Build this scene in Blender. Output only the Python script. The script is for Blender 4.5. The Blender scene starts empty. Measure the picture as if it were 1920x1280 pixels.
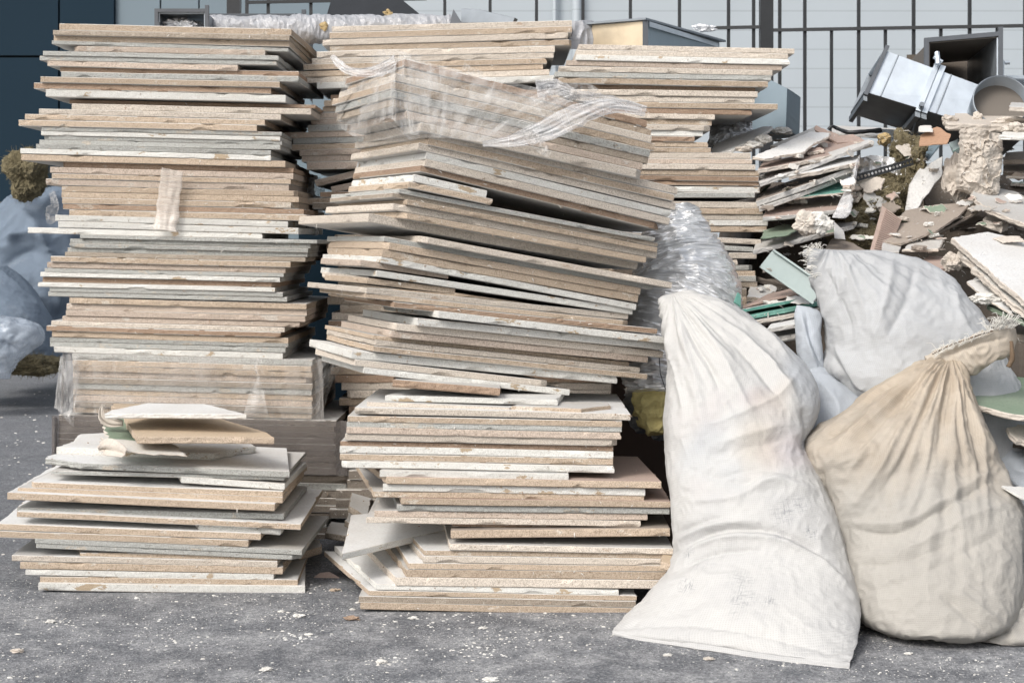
import bpy, bmesh, math, random
import numpy as np
from mathutils import Vector, Matrix, noise
R_ = math.radians
# ---------------------------------------------------------------- camera, sky, sun, exposure
F = 3200.0; CU, VH, ZC = 960.0, 450.0, 0.825          # focal length in photo pixels, horizon row, eye height
scn = bpy.context.scene
COL = scn.collection
cd = bpy.data.cameras.new('camera'); cam = bpy.data.objects.new('camera', cd); COL.objects.link(cam)
cd.sensor_width = 36.0; cd.lens = F / 1920 * 36.0; cd.shift_y = -(640 - VH) / 1920
cd.clip_start = 0.05; cd.clip_end = 600
cam.location = (0, 0, ZC); cam.rotation_euler = (R_(90), 0, 0)
cd.dof.use_dof = True; cd.dof.focus_distance = 3.9; cd.dof.aperture_fstop = 16
scn.camera = cam
SUN_EL, SUN_AZ = 41.0, 216.0                            # azimuth clockwise from +y: high, from the left and in front
wd = bpy.data.worlds.new('World'); scn.world = wd; wd.use_nodes = True
nt = wd.node_tree; nt.nodes.clear()
sky = nt.nodes.new('ShaderNodeTexSky'); sky.sky_type = 'NISHITA'; sky.sun_disc = False
sky.sun_elevation = R_(SUN_EL); sky.sun_rotation = R_(SUN_AZ); sky.air_density = 1.0; sky.dust_density = 3.5; sky.ozone_density = 1.0
hs = nt.nodes.new('ShaderNodeHueSaturation'); hs.inputs['Saturation'].default_value = 0.36
bg = nt.nodes.new('ShaderNodeBackground'); bg.inputs[1].default_value = 0.15
wo = nt.nodes.new('ShaderNodeOutputWorld')
nt.links.new(sky.outputs[0], hs.inputs['Color']); nt.links.new(hs.outputs[0], bg.inputs[0]); nt.links.new(bg.outputs[0], wo.inputs[0])
sl = bpy.data.lights.new('sun', 'SUN'); sl.energy = 1.6; sl.angle = R_(22.0); sl.color = (1.0, 0.95, 0.88)
so = bpy.data.objects.new('sun', sl); COL.objects.link(so)
sd = Vector((math.sin(R_(SUN_AZ)) * math.cos(R_(SUN_EL)), math.cos(R_(SUN_AZ)) * math.cos(R_(SUN_EL)), math.sin(R_(SUN_EL))))
so.rotation_euler = sd.to_track_quat('Z', 'Y').to_euler()
scn.view_settings.view_transform = 'Standard'; scn.view_settings.look = 'None'
scn.view_settings.gamma = 1.0; scn.view_settings.exposure = 0.33

def P(u, v, d):                                         # photo pixel + distance -> point in the scene (metres)
    return Vector(((u - CU) / F * d, d, ZC - (v - VH) / F * d))

# ---------------------------------------------------------------- materials
MAT = {}
def newmat(name):
    m = bpy.data.materials.new(name); m.use_nodes = True; MAT[name] = m
    n = m.node_tree.nodes; b = n['Principled BSDF']
    return m, n, m.node_tree.links, b
def N(n, t, **kw):
    x = n.new(t)
    for k, v in kw.items():
        if k in x.inputs: x.inputs[k].default_value = v
        else: setattr(x, k, v)
    return x
def ramp(n, l, src, stops):
    r = n.new('ShaderNodeValToRGB'); e = r.color_ramp.elements
    while len(e) > 1: e.remove(e[-1])
    e[0].position = stops[0][0]; c = stops[0][1]; e[0].color = (*c, 1) if len(c) == 3 else c
    for p, c in stops[1:]:
        q = e.new(p); q.color = (*c, 1) if len(c) == 3 else c
    l.new(src, r.inputs[0]); return r
def coords(n, l, scale=(1, 1, 1), kind='Object', rnd=True):
    tc = n.new('ShaderNodeTexCoord'); mp = n.new('ShaderNodeMapping'); mp.inputs['Scale'].default_value = scale
    l.new(tc.outputs[kind], mp.inputs[0])
    if rnd:
        oi = n.new('ShaderNodeObjectInfo'); mu = N(n, 'ShaderNodeMath', operation='MULTIPLY'); mu.inputs[1].default_value = 37.0
        l.new(oi.outputs['Random'], mu.inputs[0]); l.new(mu.outputs[0], mp.inputs['Location'])
    return mp.outputs[0]
def noi(n, l, vec, scale, detail=3, rough=0.6):
    x = N(n, 'ShaderNodeTexNoise', Scale=scale, Detail=detail, Roughness=rough); l.new(vec, x.inputs['Vector']); return x.outputs['Fac']
def mix(n, l, fac, a, b, mode='MIX'):
    m = n.new('ShaderNodeMix'); m.data_type = 'RGBA'; m.blend_type = mode; m.clamp_factor = True
    for s, i in ((fac, 0), (a, 6), (b, 7)):
        if isinstance(s, (int, float)): m.inputs[i].default_value = s
        elif isinstance(s, tuple): m.inputs[i].default_value = (*s, 1) if len(s) == 3 else s
        else: l.new(s, m.inputs[i])
    return m.outputs[2]
def bump(n, l, b, h, strength, dist):
    x = N(n, 'ShaderNodeBump', Strength=strength, Distance=dist); l.new(h, x.inputs['Height'])
    if b.inputs['Normal'].links: l.new(b.inputs['Normal'].links[0].from_socket, x.inputs['Normal'])
    l.new(x.outputs[0], b.inputs['Normal'])
def objvar(n, l, col, lo=0.88, hi=1.1):
    oi = n.new('ShaderNodeObjectInfo'); mr = n.new('ShaderNodeMapRange'); mr.inputs[3].default_value = lo; mr.inputs[4].default_value = hi
    l.new(oi.outputs['Random'], mr.inputs[0])
    h = n.new('ShaderNodeHueSaturation'); l.new(col, h.inputs['Color']); l.new(mr.outputs[0], h.inputs['Value']); return h.outputs[0]

def edge_mat(name, base, skin, amt, dark, spk=1.0):
    m, n, l, b = newmat(name)
    v = coords(n, l); vs = coords(n, l, (1, 1, 2.0))
    sp = ramp(n, l, noi(n, l, v, 420, 2, .7), [(.35, (.60, .57, .54)), (.5, (.97, .97, .97)), (.66, (1.16, 1.16, 1.16))])
    big = ramp(n, l, noi(n, l, vs, 7, 5, .6), [(.3, (.91, .90, .89)), (.55, (1, 1, 1)), (.75, (1.05, 1.05, 1.05))])
    c = mix(n, l, spk, base, sp.outputs[0], 'MULTIPLY'); c = mix(n, l, 1.0, c, big.outputs[0], 'MULTIPLY')
    pa = ramp(n, l, noi(n, l, vs, 13, 7, .68), [(amt, (0, 0, 0)), (amt + .015, (1, 1, 1))])
    c2 = mix(n, l, spk, skin, sp.outputs[0], 'MULTIPLY')
    c = mix(n, l, pa.outputs[0], c, c2)
    st = coords(n, l, (10, 10, 150)); sg = ramp(n, l, noi(n, l, st, 1.0, 3, .7), [(.33, dark), (.47, (1, 1, 1))])
    c = mix(n, l, .10, c, sg.outputs[0], 'MULTIPLY')
    pt = ramp(n, l, noi(n, l, v, 60, 3, .8), [(.27, (.45, .4, .35)), (.34, (1, 1, 1))])
    c = mix(n, l, .8, c, pt.outputs[0], 'MULTIPLY')
    l.new(objvar(n, l, c), b.inputs['Base Color']); b.inputs['Roughness'].default_value = .95; b.inputs['Specular IOR Level'].default_value = .15
    bump(n, l, b, noi(n, l, v, 300, 3, .8), .8, .0016)
    return m
edge_mat('edge_tan', (.50, .408, .318), (.58, .52, .445), .62, (.62, .52, .43))
edge_mat('edge_pink', (.535, .45, .38), (.60, .55, .49), .62, (.66, .58, .5))
edge_mat('edge_cream', (.60, .54, .47), (.47, .375, .295), .66, (.7, .64, .56))
edge_mat('edge_grey', (.42, .425, .405), (.48, .44, .38), .60, (.6, .62, .6))
edge_mat('edge_white', (.68, .675, .64), (.45, .36, .26), .60, (.76, .74, .70), .55)
edge_mat('edge_brown', (.37, .27, .20), (.45, .38, .31), .62, (.5, .4, .3))
edge_mat('edge_dirt_shade', (.235, .205, .175), (.30, .265, .225), .62, (.6, .55, .5))  # dirty brown plus the shade around the stack feet, put into the colour
edge_mat('edge_dust', (.36, .31, .255), (.42, .37, .31), .58, (.6, .55, .5))
def face_mat(name, base, dirt_shade, amt=.5, rough=.7):
    m, n, l, b = newmat(name)
    v = coords(n, l)
    a = ramp(n, l, noi(n, l, v, 5, 6, .65), [(.35, (0, 0, 0)), (.75, (1, 1, 1))])
    c = mix(n, l, a.outputs[0], base, dirt_shade)
    s = ramp(n, l, noi(n, l, v, 150, 3, .7), [(.3, (.86, .86, .86)), (.6, (1.04, 1.04, 1.04))])
    c = mix(n, l, 1.0, c, s.outputs[0], 'MULTIPLY')
    l.new(objvar(n, l, c, .92, 1.06), b.inputs['Base Color']); b.inputs['Roughness'].default_value = rough
    bump(n, l, b, noi(n, l, v, 40, 4, .7), .25, .002); return m
face_mat('face_white', (.73, .735, .73), (.60, .58, .55))
face_mat('face_paper', (.55, .55, .54), (.46, .43, .39))
face_mat('face_tan', (.52, .415, .30), (.46, .36, .26), rough=.9)
face_mat('face_green', (.19, .255, .185), (.27, .32, .25), rough=.6)
face_mat('face_teal', (.10, .30, .25), (.20, .37, .31), rough=.6)
face_mat('face_pinkbrown', (.45, .34, .29), (.36, .28, .24), rough=.85)
face_mat('face_greybrown', (.33, .28, .235), (.25, .215, .19), rough=.85)
face_mat('face_orange', (.42, .255, .165), (.36, .22, .14), rough=.85)
face_mat('plaster', (.60, .55, .49), (.50, .44, .38), rough=.95)
face_mat('plaster_white', (.68, .67, .64), (.58, .55, .50), rough=.95)
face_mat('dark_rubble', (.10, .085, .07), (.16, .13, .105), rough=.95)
face_mat('paper_line', (.70, .68, .64), (.55, .49, .42), rough=.8)
EDGE_OF = dict(tan='edge_tan', pink='edge_pink', cream='edge_cream', grey='edge_grey', white='edge_white', brown='edge_brown', dust='edge_dust', dirt_shade='edge_dirt_shade')

def metal(name, base, rough, bscale, bstr, bdist, var=.25, aniso=(1, 1, 1), met=1.0):
    m, n, l, b = newmat(name)
    v = coords(n, l, aniso)
    k = ramp(n, l, noi(n, l, v, 9, 5, .6), [(.3, tuple(x * (1 - var) for x in base)), (.7, base)])
    l.new(k.outputs[0], b.inputs['Base Color']); b.inputs['Metallic'].default_value = met
    r = n.new('ShaderNodeMapRange'); r.inputs[3].default_value = rough * .7; r.inputs[4].default_value = rough * 1.4
    l.new(noi(n, l, v, 20, 4), r.inputs[0]); l.new(r.outputs[0], b.inputs['Roughness'])
    bump(n, l, b, noi(n, l, v, bscale, 4, .6), bstr, bdist); return m
metal('galvanised', (.60, .66, .72), .38, 12, .2, .004, met=.7)
metal('galv_dark', (.30, .33, .36), .45, 14, .3, .004)
metal('foil', (.93, .94, .96), .22, 42, .9, .010, .1, met=.4)
metal('foil_rings', (.95, .955, .96), .16, 26, .9, .004, .10, (1, .6, 3), met=.55)
metal('gold_foil', (.74, .63, .47), .5, 14, .3, .004)
def plain(name, base, rough, bs=60, bstr=.3, bd=.002, var=.8):
    m, n, l, b = newmat(name); v = coords(n, l)
    k = ramp(n, l, noi(n, l, v, bs * .3, 4), [(.3, tuple(x * var for x in base)), (.7, base)])
    l.new(k.outputs[0], b.inputs['Base Color']); b.inputs['Roughness'].default_value = rough
    bump(n, l, b, noi(n, l, v, bs, 4), bstr, bd); return m
plain('black_paint', (.022, .024, .027), .45)
plain('dark_flange', (.085, .095, .11), .5)
plain('yellow_wool', (.62, .54, .24), .95, 90, .9, .006)
plain('golden_wool', (.50, .38, .20), .95, 90, .9, .006)
plain('olive_wool', (.23, .195, .115), 1.0, 110, 1.0, .008, .5)
plain('pale_plastic', (.34, .41, .405), .5, 30, .15)
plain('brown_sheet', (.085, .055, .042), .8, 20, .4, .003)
plain('grey_duct_wrap', (.40, .41, .435), .3, 24, .9, .012)
plain('bluegrey_metal', (.22, .29, .34), .45, 15, .4, .003)
plain('duct_inside', (.15, .13, .11), .6, 12, .3, .004)
plain('cord', (.16, .11, .07), .9, 300, .8, .001)
plain('thread', (.82, .80, .75), .8)

def cloth(name, base, dirt_shade, amt, translucent=.12, weave=240., dark=(0.5, .5, .5), stripes=None, zlow=None, spots=()):
    m, n, l, b = newmat(name)
    uv = n.new('ShaderNodeTexCoord').outputs['UV']
    v = coords(n, l, rnd=False)
    def wv(d, dist):
        w = N(n, 'ShaderNodeTexWave', Scale=weave * .314, Distortion=dist); w.bands_direction = d
        w.inputs['Detail'].default_value = 2.0; w.inputs['Detail Scale'].default_value = 6.0
        l.new(uv, w.inputs['Vector']); return w.outputs['Fac']
    wx, wy = wv('X', 1.2), wv('Y', 1.2)
    mm = N(n, 'ShaderNodeMath', operation='MAXIMUM'); l.new(wx, mm.inputs[0]); l.new(wy, mm.inputs[1])
    a = ramp(n, l, noi(n, l, v, 6, 7, .68), [(.38, (0, 0, 0)), (.38 + amt, (1, 1, 1))])
    c = mix(n, l, a.outputs[0], base, dirt_shade)
    if zlow:                                             # cleaner cloth towards the foot of the sack
        sx = n.new('ShaderNodeSeparateXYZ'); l.new(v, sx.inputs[0]); ad = N(n, 'ShaderNodeMath', operation='MULTIPLY_ADD'); ad.inputs[1].default_value = .35
        l.new(noi(n, l, v, 5, 5, .6), ad.inputs[0]); l.new(sx.outputs['Z'], ad.inputs[2])
        zr = ramp(n, l, ad.outputs[0], [(.42, (1, 1, 1)), (.66, (0, 0, 0))]); c = mix(n, l, zr.outputs[0], c, mix(n, l, a.outputs[0], zlow, tuple(x * .84 for x in zlow)))
    if stripes:                                          # coloured waste showing through the thin weave
        for k, (tint, th_) in enumerate(stripes):
            tv = N(n, 'ShaderNodeMapping'); tv.inputs['Location'].default_value = (k * 3.7, k * 1.9, .4); l.new(v, tv.inputs[0])
            tr = ramp(n, l, noi(n, l, tv.outputs[0], 5.0, 2, .4), [(th_ - .05, (0, 0, 0)), (th_ + .10, (.42, .42, .42))]); sz_ = n.new('ShaderNodeSeparateXYZ'); l.new(v, sz_.inputs[0]); zb = ramp(n, l, sz_.outputs['Z'], [(.26, (0, 0, 0)), (.34, (1, 1, 1)), (.56, (1, 1, 1)), (.64, (0, 0, 0))]); c = mix(n, l, mix(n, l, 1.0, tr.outputs[0], zb.outputs[0], 'MULTIPLY'), c, tint)
    wr = ramp(n, l, mm.outputs[0], [(.3, (.80, .79, .78)), (.75, (1, 1, 1))])
    c = mix(n, l, .5, c, wr.outputs[0], 'MULTIPLY')
    # snagged threads: small dark slits along warp and weft in loose patches
    def slits(sc):
        mp = n.new('ShaderNodeMapping'); mp.inputs['Scale'].default_value = sc; l.new(uv, mp.inputs[0])
        return ramp(n, l, noi(n, l, mp.outputs[0], 1.0, 3, .8), [(.545, (0, 0, 0)), (.60, (1, 1, 1))]).outputs[0]
    ar = ramp(n, l, noi(n, l, v, 8, 3, .5), [(.58, (0, 0, 0)), (.78, (.5, .5, .5))]).outputs[0]
    for (px, py, pz, rr) in spots:                        # places where the weave has opened into small dark slits
        df = n.new('ShaderNodeVectorMath'); df.operation = 'DISTANCE'; l.new(v, df.inputs[0]); df.inputs[1].default_value = (px, py, pz)
        ar = mix(n, l, 1.0, ar, ramp(n, l, df.outputs['Value'], [(rr * .3, (1, 1, 1)), (rr, (0, 0, 0))]).outputs[0], 'LIGHTEN')
    s = mix(n, l, 1.0, slits((300, 34, 1)), slits((30, 300, 1)), 'LIGHTEN'); s = mix(n, l, 1.0, s, ar, 'MULTIPLY')
    c = mix(n, l, s, c, dark)
    l.new(c, b.inputs['Base Color']); b.inputs['Roughness'].default_value = .82; b.inputs['Specular IOR Level'].default_value = .25
    bump(n, l, b, mm.outputs[0], .35, .0010)
    bump(n, l, b, noi(n, l, v, 34, 5, .65), .55, .006)
    if translucent:
        o = n['Material Output']; t = n.new('ShaderNodeBsdfTranslucent'); l.new(c, t.inputs[0])
        ms = n.new('ShaderNodeMixShader'); ms.inputs[0].default_value = translucent
        l.new(b.outputs[0], ms.inputs[1]); l.new(t.outputs[0], ms.inputs[2]); l.new(ms.outputs[0], o.inputs[0])
    return m
_o = P(1400, 1250, 3.4); SPOTS = []
for (u_, v_, d_, r_) in ((1388, 1075, 3.52, .055), (1392, 1115, 3.49, .05), (1440, 1120, 3.47, .03), (1288, 1095, 3.58, .035), (1372, 1140, 3.46, .035), (1475, 955, 3.60, .055), (1460, 990, 3.58, .04), (1500, 940, 3.62, .035), (1290, 1035, 3.65, .025), (1520, 1000, 3.6, .03)):
    q_ = P(u_, v_, d_); SPOTS.append((q_.x - _o.x, q_.y - _o.y, q_.z, r_ * .78))
cloth('cloth_white', (.605, .60, .585), (.52, .52, .52), .45, dark=(.30, .305, .32), stripes=[((.52, .43, .45), .60), ((.42, .47, .53), .60), ((.56, .48, .38),   .64)], spots=SPOTS)
cloth('cloth_neck', (.58, .525, .45), (.47, .40, .32), .4)
cloth('cloth_cream', (.53, .46, .375), (.39, .315, .235), .36, dark=(.25, .2, .15), zlow=(.46, .44, .405))
cloth('cloth_greywhite', (.52, .535, .55), (.44, .445, .45), .4, dark=(.4, .4, .4))
cloth('cloth_bluewhite', (.50, .54, .59), (.43, .46, .50), .4)
cloth('cloth_blue', (.20, .25, .315), (.15, .19, .245), .5)

def film_mat(name, col, lo, hi, streak=(3, 60, 3), rough=.25):
    m, n, l, b = newmat(name)
    uv = n.new('ShaderNodeTexCoord').outputs['UV']
    mp = n.new('ShaderNodeMapping'); mp.inputs['Scale'].default_value = streak; l.new(uv, mp.inputs[0])
    f = noi(n, l, mp.outputs[0], 1.0, 3, .6)
    def lines(sc, rot, t0, w):                             # stretch lines and creases as thin brighter threads
        q = n.new('ShaderNodeMapping'); q.inputs['Scale'].default_value = sc; q.inputs['Rotation'].default_value = (0, 0, rot)
        q0 = n.new('ShaderNodeMapping'); q0.inputs['Rotation'].default_value = (0, 0, rot); l.new(uv, q0.inputs[0]); l.new(q0.outputs[0], q.inputs[0]); q.inputs['Rotation'].default_value = (0, 0, 0)
        return ramp(n, l, noi(n, l, q.outputs[0], 1.0, 2, .5), [(t0, (0, 0, 0)), (t0 + w, (1, 1, 1))]).outputs[0]
    ln = mix(n, l, 1.0, lines((260, 6, 1), .1, .60, .06), lines((8, 300, 1), .55, .60, .06), 'LIGHTEN')
    ln = mix(n, l, 1.0, ln, lines((240, 9, 1), -.7, .62, .06), 'LIGHTEN')
    mp2 = n.new('ShaderNodeMapping'); mp2.inputs['Scale'].default_value = (9, 12, 1); l.new(uv, mp2.inputs[0])
    g = noi(n, l, mp2.outputs[0], 1.0, 5, .65)
    ad = N(n, 'ShaderNodeMath', operation='MULTIPLY'); l.new(f, ad.inputs[0]); l.new(g, ad.inputs[1])
    ad2 = N(n, 'ShaderNodeMath', operation='MULTIPLY_ADD'); ad2.inputs[1].default_value = .11; l.new(ln, ad2.inputs[0]); l.new(ad.outputs[0], ad2.inputs[2])
    mr = n.new('ShaderNodeMapRange'); mr.inputs[1].default_value = .18; mr.inputs[2].default_value = .46
    mr.inputs[3].default_value = lo; mr.inputs[4].default_value = hi; l.new(ad2.outputs[0], mr.inputs[0])
    b.inputs['Base Color'].default_value = (*col, 1); b.inputs['Roughness'].default_value = rough
    bump(n, l, b, f, .3, .003)
    t = n.new('ShaderNodeBsdfTransparent'); ms = n.new('ShaderNodeMixShader')
    l.new(mr.outputs[0], ms.inputs[0]); l.new(t.outputs[0], ms.inputs[1]); l.new(b.outputs[0], ms.inputs[2])
    l.new(ms.outputs[0], n['Material Output'].inputs[0]); return m
film_mat('film_clear', (.85, .84, .82), .03, .38, (45, 10, 1), .22)
film_mat('film_white', (.80, .80, .81), .22, .70, (2, 45, 1), .6)
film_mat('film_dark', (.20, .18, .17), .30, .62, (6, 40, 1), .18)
film_mat('film_dim', (.60, .57, .54), .03, .26, (30, 5, 1))
film_mat('tape', (.74, .68, .62), .30, .75, (50, 4, 1))
film_mat('film_bag', (.45, .51, .59), .45, .85, (14, 14, 1))

def ground_mat():
    m, n, l, b = newmat('asphalt'); v = coords(n, l, rnd=False)
    ag = N(n, 'ShaderNodeTexVoronoi', Scale=210.); l.new(v, ag.inputs['Vector'])
    a1 = ramp(n, l, ag.outputs['Color'], [(.15, (.085, .09, .10)), (.6, (.145, .152, .165)), (.95, (.27, .275, .285))])
    big = ramp(n, l, noi(n, l, v, 2.2, 5, .6), [(.3, (.93, .92, .92)), (.7, (1.05, 1.06, 1.07))])
    c = mix(n, l, 1.0, a1.outputs[0], big.outputs[0], 'MULTIPLY')
    vx = coords(n, l, (1, .8, 1), rnd=False); sy_ = n.new('ShaderNodeSeparateXYZ'); l.new(v, sy_.inputs[0]); yr = n.new('ShaderNodeMapRange'); yr.inputs[1].default_value = 4.6; yr.inputs[2].default_value = 3.7; yr.inputs[3].default_value = .12; l.new(sy_.outputs['Y'], yr.inputs[0])
    d1 = ramp(n, l, noi(n, l, vx, 8, 8, .74), [(.44, (0, 0, 0)), (.74, (.9, .9, .9))])
    d2 = ramp(n, l, noi(n, l, vx, 85, 4, .75), [(.36, (.1, .1, .1)), (.60, (1, 1, 1))])
    dd = mix(n, l, 1.0, d1.outputs[0], d2.outputs[0], 'MULTIPLY'); dd = mix(n, l, 1.0, dd, yr.outputs[0], 'MULTIPLY')
    c = mix(n, l, dd, c, (.62, .62, .62))
    d3 = ramp(n, l, noi(n, l, v, 260, 2, .6), [(.60, (0, 0, 0)), (.67, (1, 1, 1))])
    d4 = ramp(n, l, noi(n, l, v, 9, 4, .6), [(.44, (0, 0, 0)), (.62, (1, 1, 1))])
    d5 = mix(n, l, 1.0, d3.outputs[0], d4.outputs[0], 'MULTIPLY')
    c = mix(n, l, d5, c, (.66, .65, .63))
    l.new(c, b.inputs['Base Color']); b.inputs['Roughness'].default_value = .85
    bump(n, l, b, ag.outputs['Distance'], .5, .003); bump(n, l, b, noi(n, l, v, 150, 4, .7), .6, .003)
ground_mat()
def wall_mat(name, base, pitch, groove, rough=.5):
    m, n, l, b = newmat(name); v = coords(n, l, rnd=False)
    sp = n.new('ShaderNodeSeparateXYZ'); l.new(v, sp.inputs[0])
    md = N(n, 'ShaderNodeMath', operation='MODULO'); md.inputs[1].default_value = pitch; l.new(sp.outputs['Z'], md.inputs[0])
    r = ramp(n, l, md.outputs[0], [(0, (groove,) * 3), (.012, (1, 1, 1))]); 
    r.color_ramp.interpolation = 'LINEAR'
    k = ramp(n, l, noi(n, l, v, 1.2, 4), [(.3, tuple(x * .93 for x in base)), (.7, base)])
    c = mix(n, l, 1.0, k.outputs[0], r.outputs[0], 'MULTIPLY')
    l.new(c, b.inputs['Base Color']); b.inputs['Roughness'].default_value = rough; b.inputs['Specular IOR Level'].default_value = .12 if base[0] < .05 else .4
    bump(n, l, b, md.outputs[0], .2, .01)
wall_mat('wall_pale', (.42, .465, .50), .135, .72)
wall_mat('wall_mid', (.17, .22, .255), 9., 1.)
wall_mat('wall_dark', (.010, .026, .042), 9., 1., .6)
# ---------------------------------------------------------------- object helpers
def tag(o, label=None, cat=None, group=None, kind=None):
    if label: o['label'] = label
    if cat: o['category'] = cat
    if group: o['group'] = group
    if kind: o['kind'] = kind
    return o
def link(name, me, mats, parent=None, smooth=False):
    for m in (mats if isinstance(mats, (list, tuple)) else [mats]): me.materials.append(MAT[m])
    o = bpy.data.objects.new(name, me); COL.objects.link(o)
    if parent is not None:
        o.parent = parent
    if smooth: me.shade_smooth()
    return o
def empty(name, loc=(0, 0, 0)):
    o = bpy.data.objects.new(name, None); o.location = loc; o.empty_display_size = .05; COL.objects.link(o); return o
def mesh(verts, faces, mi=None):
    me = bpy.data.meshes.new('m'); me.from_pydata([tuple(v) for v in verts], [], faces)
    if mi: me.polygons.foreach_set('material_index', mi)
    me.update(); return me
def rebase(me, origin):                                   # mesh given in world coordinates -> local to origin
    me.transform(Matrix.Translation(-Vector(origin)))
def put(name, verts, faces, mats, parent=None, smooth=False, mi=None):
    """World-coordinate mesh; origin goes to its lowest centre so the object sits where it stands."""
    me = mesh(verts, faces, mi); a = np.array([tuple(v) for v in verts])
    c = Vector((a[:, 0].mean(), a[:, 1].mean(), a[:, 2].min()))
    if parent is not None: c = Vector(parent.location)
    rebase(me, c); o = link(name, me, mats, parent, smooth)
    if parent is None: o.location = c
    return o
def box_vf(c, X, Y, Z):                                   # corner + three edge vectors
    c, X, Y, Z = map(Vector, (c, X, Y, Z))
    v = [c, c + X, c + X + Y, c + Y, c + Z, c + X + Z, c + X + Y + Z, c + Y + Z]
    f = [(0, 3, 2, 1), (4, 5, 6, 7), (0, 1, 5, 4), (1, 2, 6, 5), (2, 3, 7, 6), (3, 0, 4, 7)]
    return v, f
class MB:
    def __init__(s): s.v = []; s.f = []
    def add(s, v, f): k = len(s.v); s.v += [Vector(x) for x in v]; s.f += [tuple(i + k for i in q) for q in f]; return s
    def box(s, c, X, Y, Z): return s.add(*box_vf(c, X, Y, Z))
    def bar(s, a, b, r, n=8):                              # round bar between two points
        a, b = Vector(a), Vector(b); d = (b - a).normalized(); x = d.orthogonal().normalized(); y = d.cross(x)
        ring = [(x * math.cos(t) + y * math.sin(t)) * r for t in [2 * math.pi * i / n for i in range(n)]]
        v = [a + q for q in ring] + [b + q for q in ring]
        f = [(i, (i + 1) % n, n + (i + 1) % n, n + i) for i in range(n)] + [tuple(range(n))[::-1], tuple(range(n, 2 * n))]
        return s.add(v, f)
    def sbar(s, a, b, w, h):                               # square bar
        a, b = Vector(a), Vector(b); d = (b - a); x = d.cross(Vector((0, 1, 0)))
        x = (x.normalized() if x.length > 1e-6 else Vector((1, 0, 0))); y = d.normalized().cross(x)
        return s.box(a - x * w / 2 - y * h / 2, x * w, y * h, d)
    def put(s, name, mats, parent=None, smooth=False): return put(name, s.v, s.f, mats, parent, smooth)

# ---------------------------------------------------------------- a board: outline with chips, torn edges, paper skins
def plate_mesh(poly, t, rng, step=.014, back=.06, chips=5, rag=None, chipmax=.007, wob=.0010, rough=.0005, mats=(0, 1, 2)):
    """poly: 2-D outline counter-clockwise, top at z=0, bottom at z=-t. rag: {edge: amplitude}."""
    pts = []; n = len(poly); s0 = 0.0
    for e in range(n):
        a, b = Vector(poly[e]), Vector(poly[(e + 1) % n]); d = b - a; L = d.length
        if L < 1e-5: continue
        nr = Vector((d.y, -d.x)) / L
        st = back if (rag is None or e not in rag) and a.y > .2 and b.y > .2 and n == 4 else step
        k = max(1, int(L / st)); am = (rag or {}).get(e, 0); ph = rng.random() * 90
        for i in range(k):
            q = a + d * (i / k); nn = nr
            if i == 0:
                pa = Vector(poly[e - 1]); dd = (a - pa); nn = (nr + Vector((dd.y, -dd.x)).normalized()).normalized() if dd.length > 1e-6 else nr
            o = 0
            if am and i > 0: o = am * (noise.noise((i / k * L * 22, ph, 0)) * 1.0 + noise.noise((i / k * L * 75, ph, 3)) * .7 + rng.uniform(-.25, .25))
            pts.append((q + nr * o, nn, s0 + i / k * L, e, am))
        s0 += L
    tot = s0; ch = []
    for _ in range(chips):
        ch.append((rng.random() * tot, rng.uniform(.006, .035), rng.uniform(.0015, chipmax), rng.random() < .5))
    m = len(pts); V = []; ph = rng.random() * 50
    rc, rt, rb = [], [], []
    for (q, nn, s, e, am) in pts:
        ct = cb = 0.0
        for (c, w, dp, top) in ch:
            dd = abs(s - c)
            if dd < w:
                x = dp * (1 - (dd / w) ** 2) * rng.uniform(.7, 1.1)
                if top: ct = max(ct, x)
                else: cb = max(cb, x)
        if am: ct = max(ct, rng.uniform(0, am * .6)); cb = max(cb, rng.uniform(0, am * .6))
        rc.append(rng.uniform(-rough, rough) - (rng.uniform(0, am * .5) if am else 0)); rt.append(ct); rb.append(cb)
    def zz(q): return wob * noise.noise((q.x * 4 + ph, q.y * 3, ph))
    rings = []
    for lev in range(5):
        ring = []
        for i, (q, nn, s, e, am) in enumerate(pts):
            if lev == 0: ins = .0014 + rb[i]; z = -t
            elif lev == 1: ins = rb[i] * .35; z = -t * .90 + min(.45 * t, rb[i])
            elif lev == 2: ins = -rc[i]; z = -t * .5
            elif lev == 3: ins = rt[i] * .35; z = -t * .07 - min(.40 * t, rt[i])
            else: ins = .0007 + rt[i]; z = 0
            p = q - nn * ins; ring.append(len(V)); V.append((p.x, p.y, z + zz(q)))
        rings.append(ring)
    Fc, mi = [], []
    for lev in range(4):
        for i in range(m):
            j = (i + 1) % m
            Fc.append((rings[lev][i], rings[lev][j], rings[lev + 1][j], rings[lev + 1][i]))
            chipd = rt[i] + rt[j] > .001 if lev == 3 else rb[i] + rb[j] > .001
            mi.append(mats[0] if lev in (1, 2) or chipd else mats[2])
    Fc.append(tuple(rings[4])); mi.append(mats[1]); Fc.append(tuple(rings[0][::-1])); mi.append(mats[1])
    return V, Fc, mi
WORDS = 'zero first second third fourth fifth sixth seventh eighth ninth tenth eleventh twelfth thirteenth fourteenth fifteenth sixteenth seventeenth eighteenth nineteenth twentieth'.split()
def ordinal(i):
    if i <= 20: return WORDS[i]
    return {2: 'twenty', 3: 'thirty'}[i // 10] + '-' + WORDS[i % 10] if i % 10 else {3: 'thirtieth'}[i // 10]
ADJ = dict(tan='tan', pink='pinkish beige', cream='cream', grey='grey', white='whitish', brown='brown', dust='dusty brown', dirt_shade='dirty shade-darkened')

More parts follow.
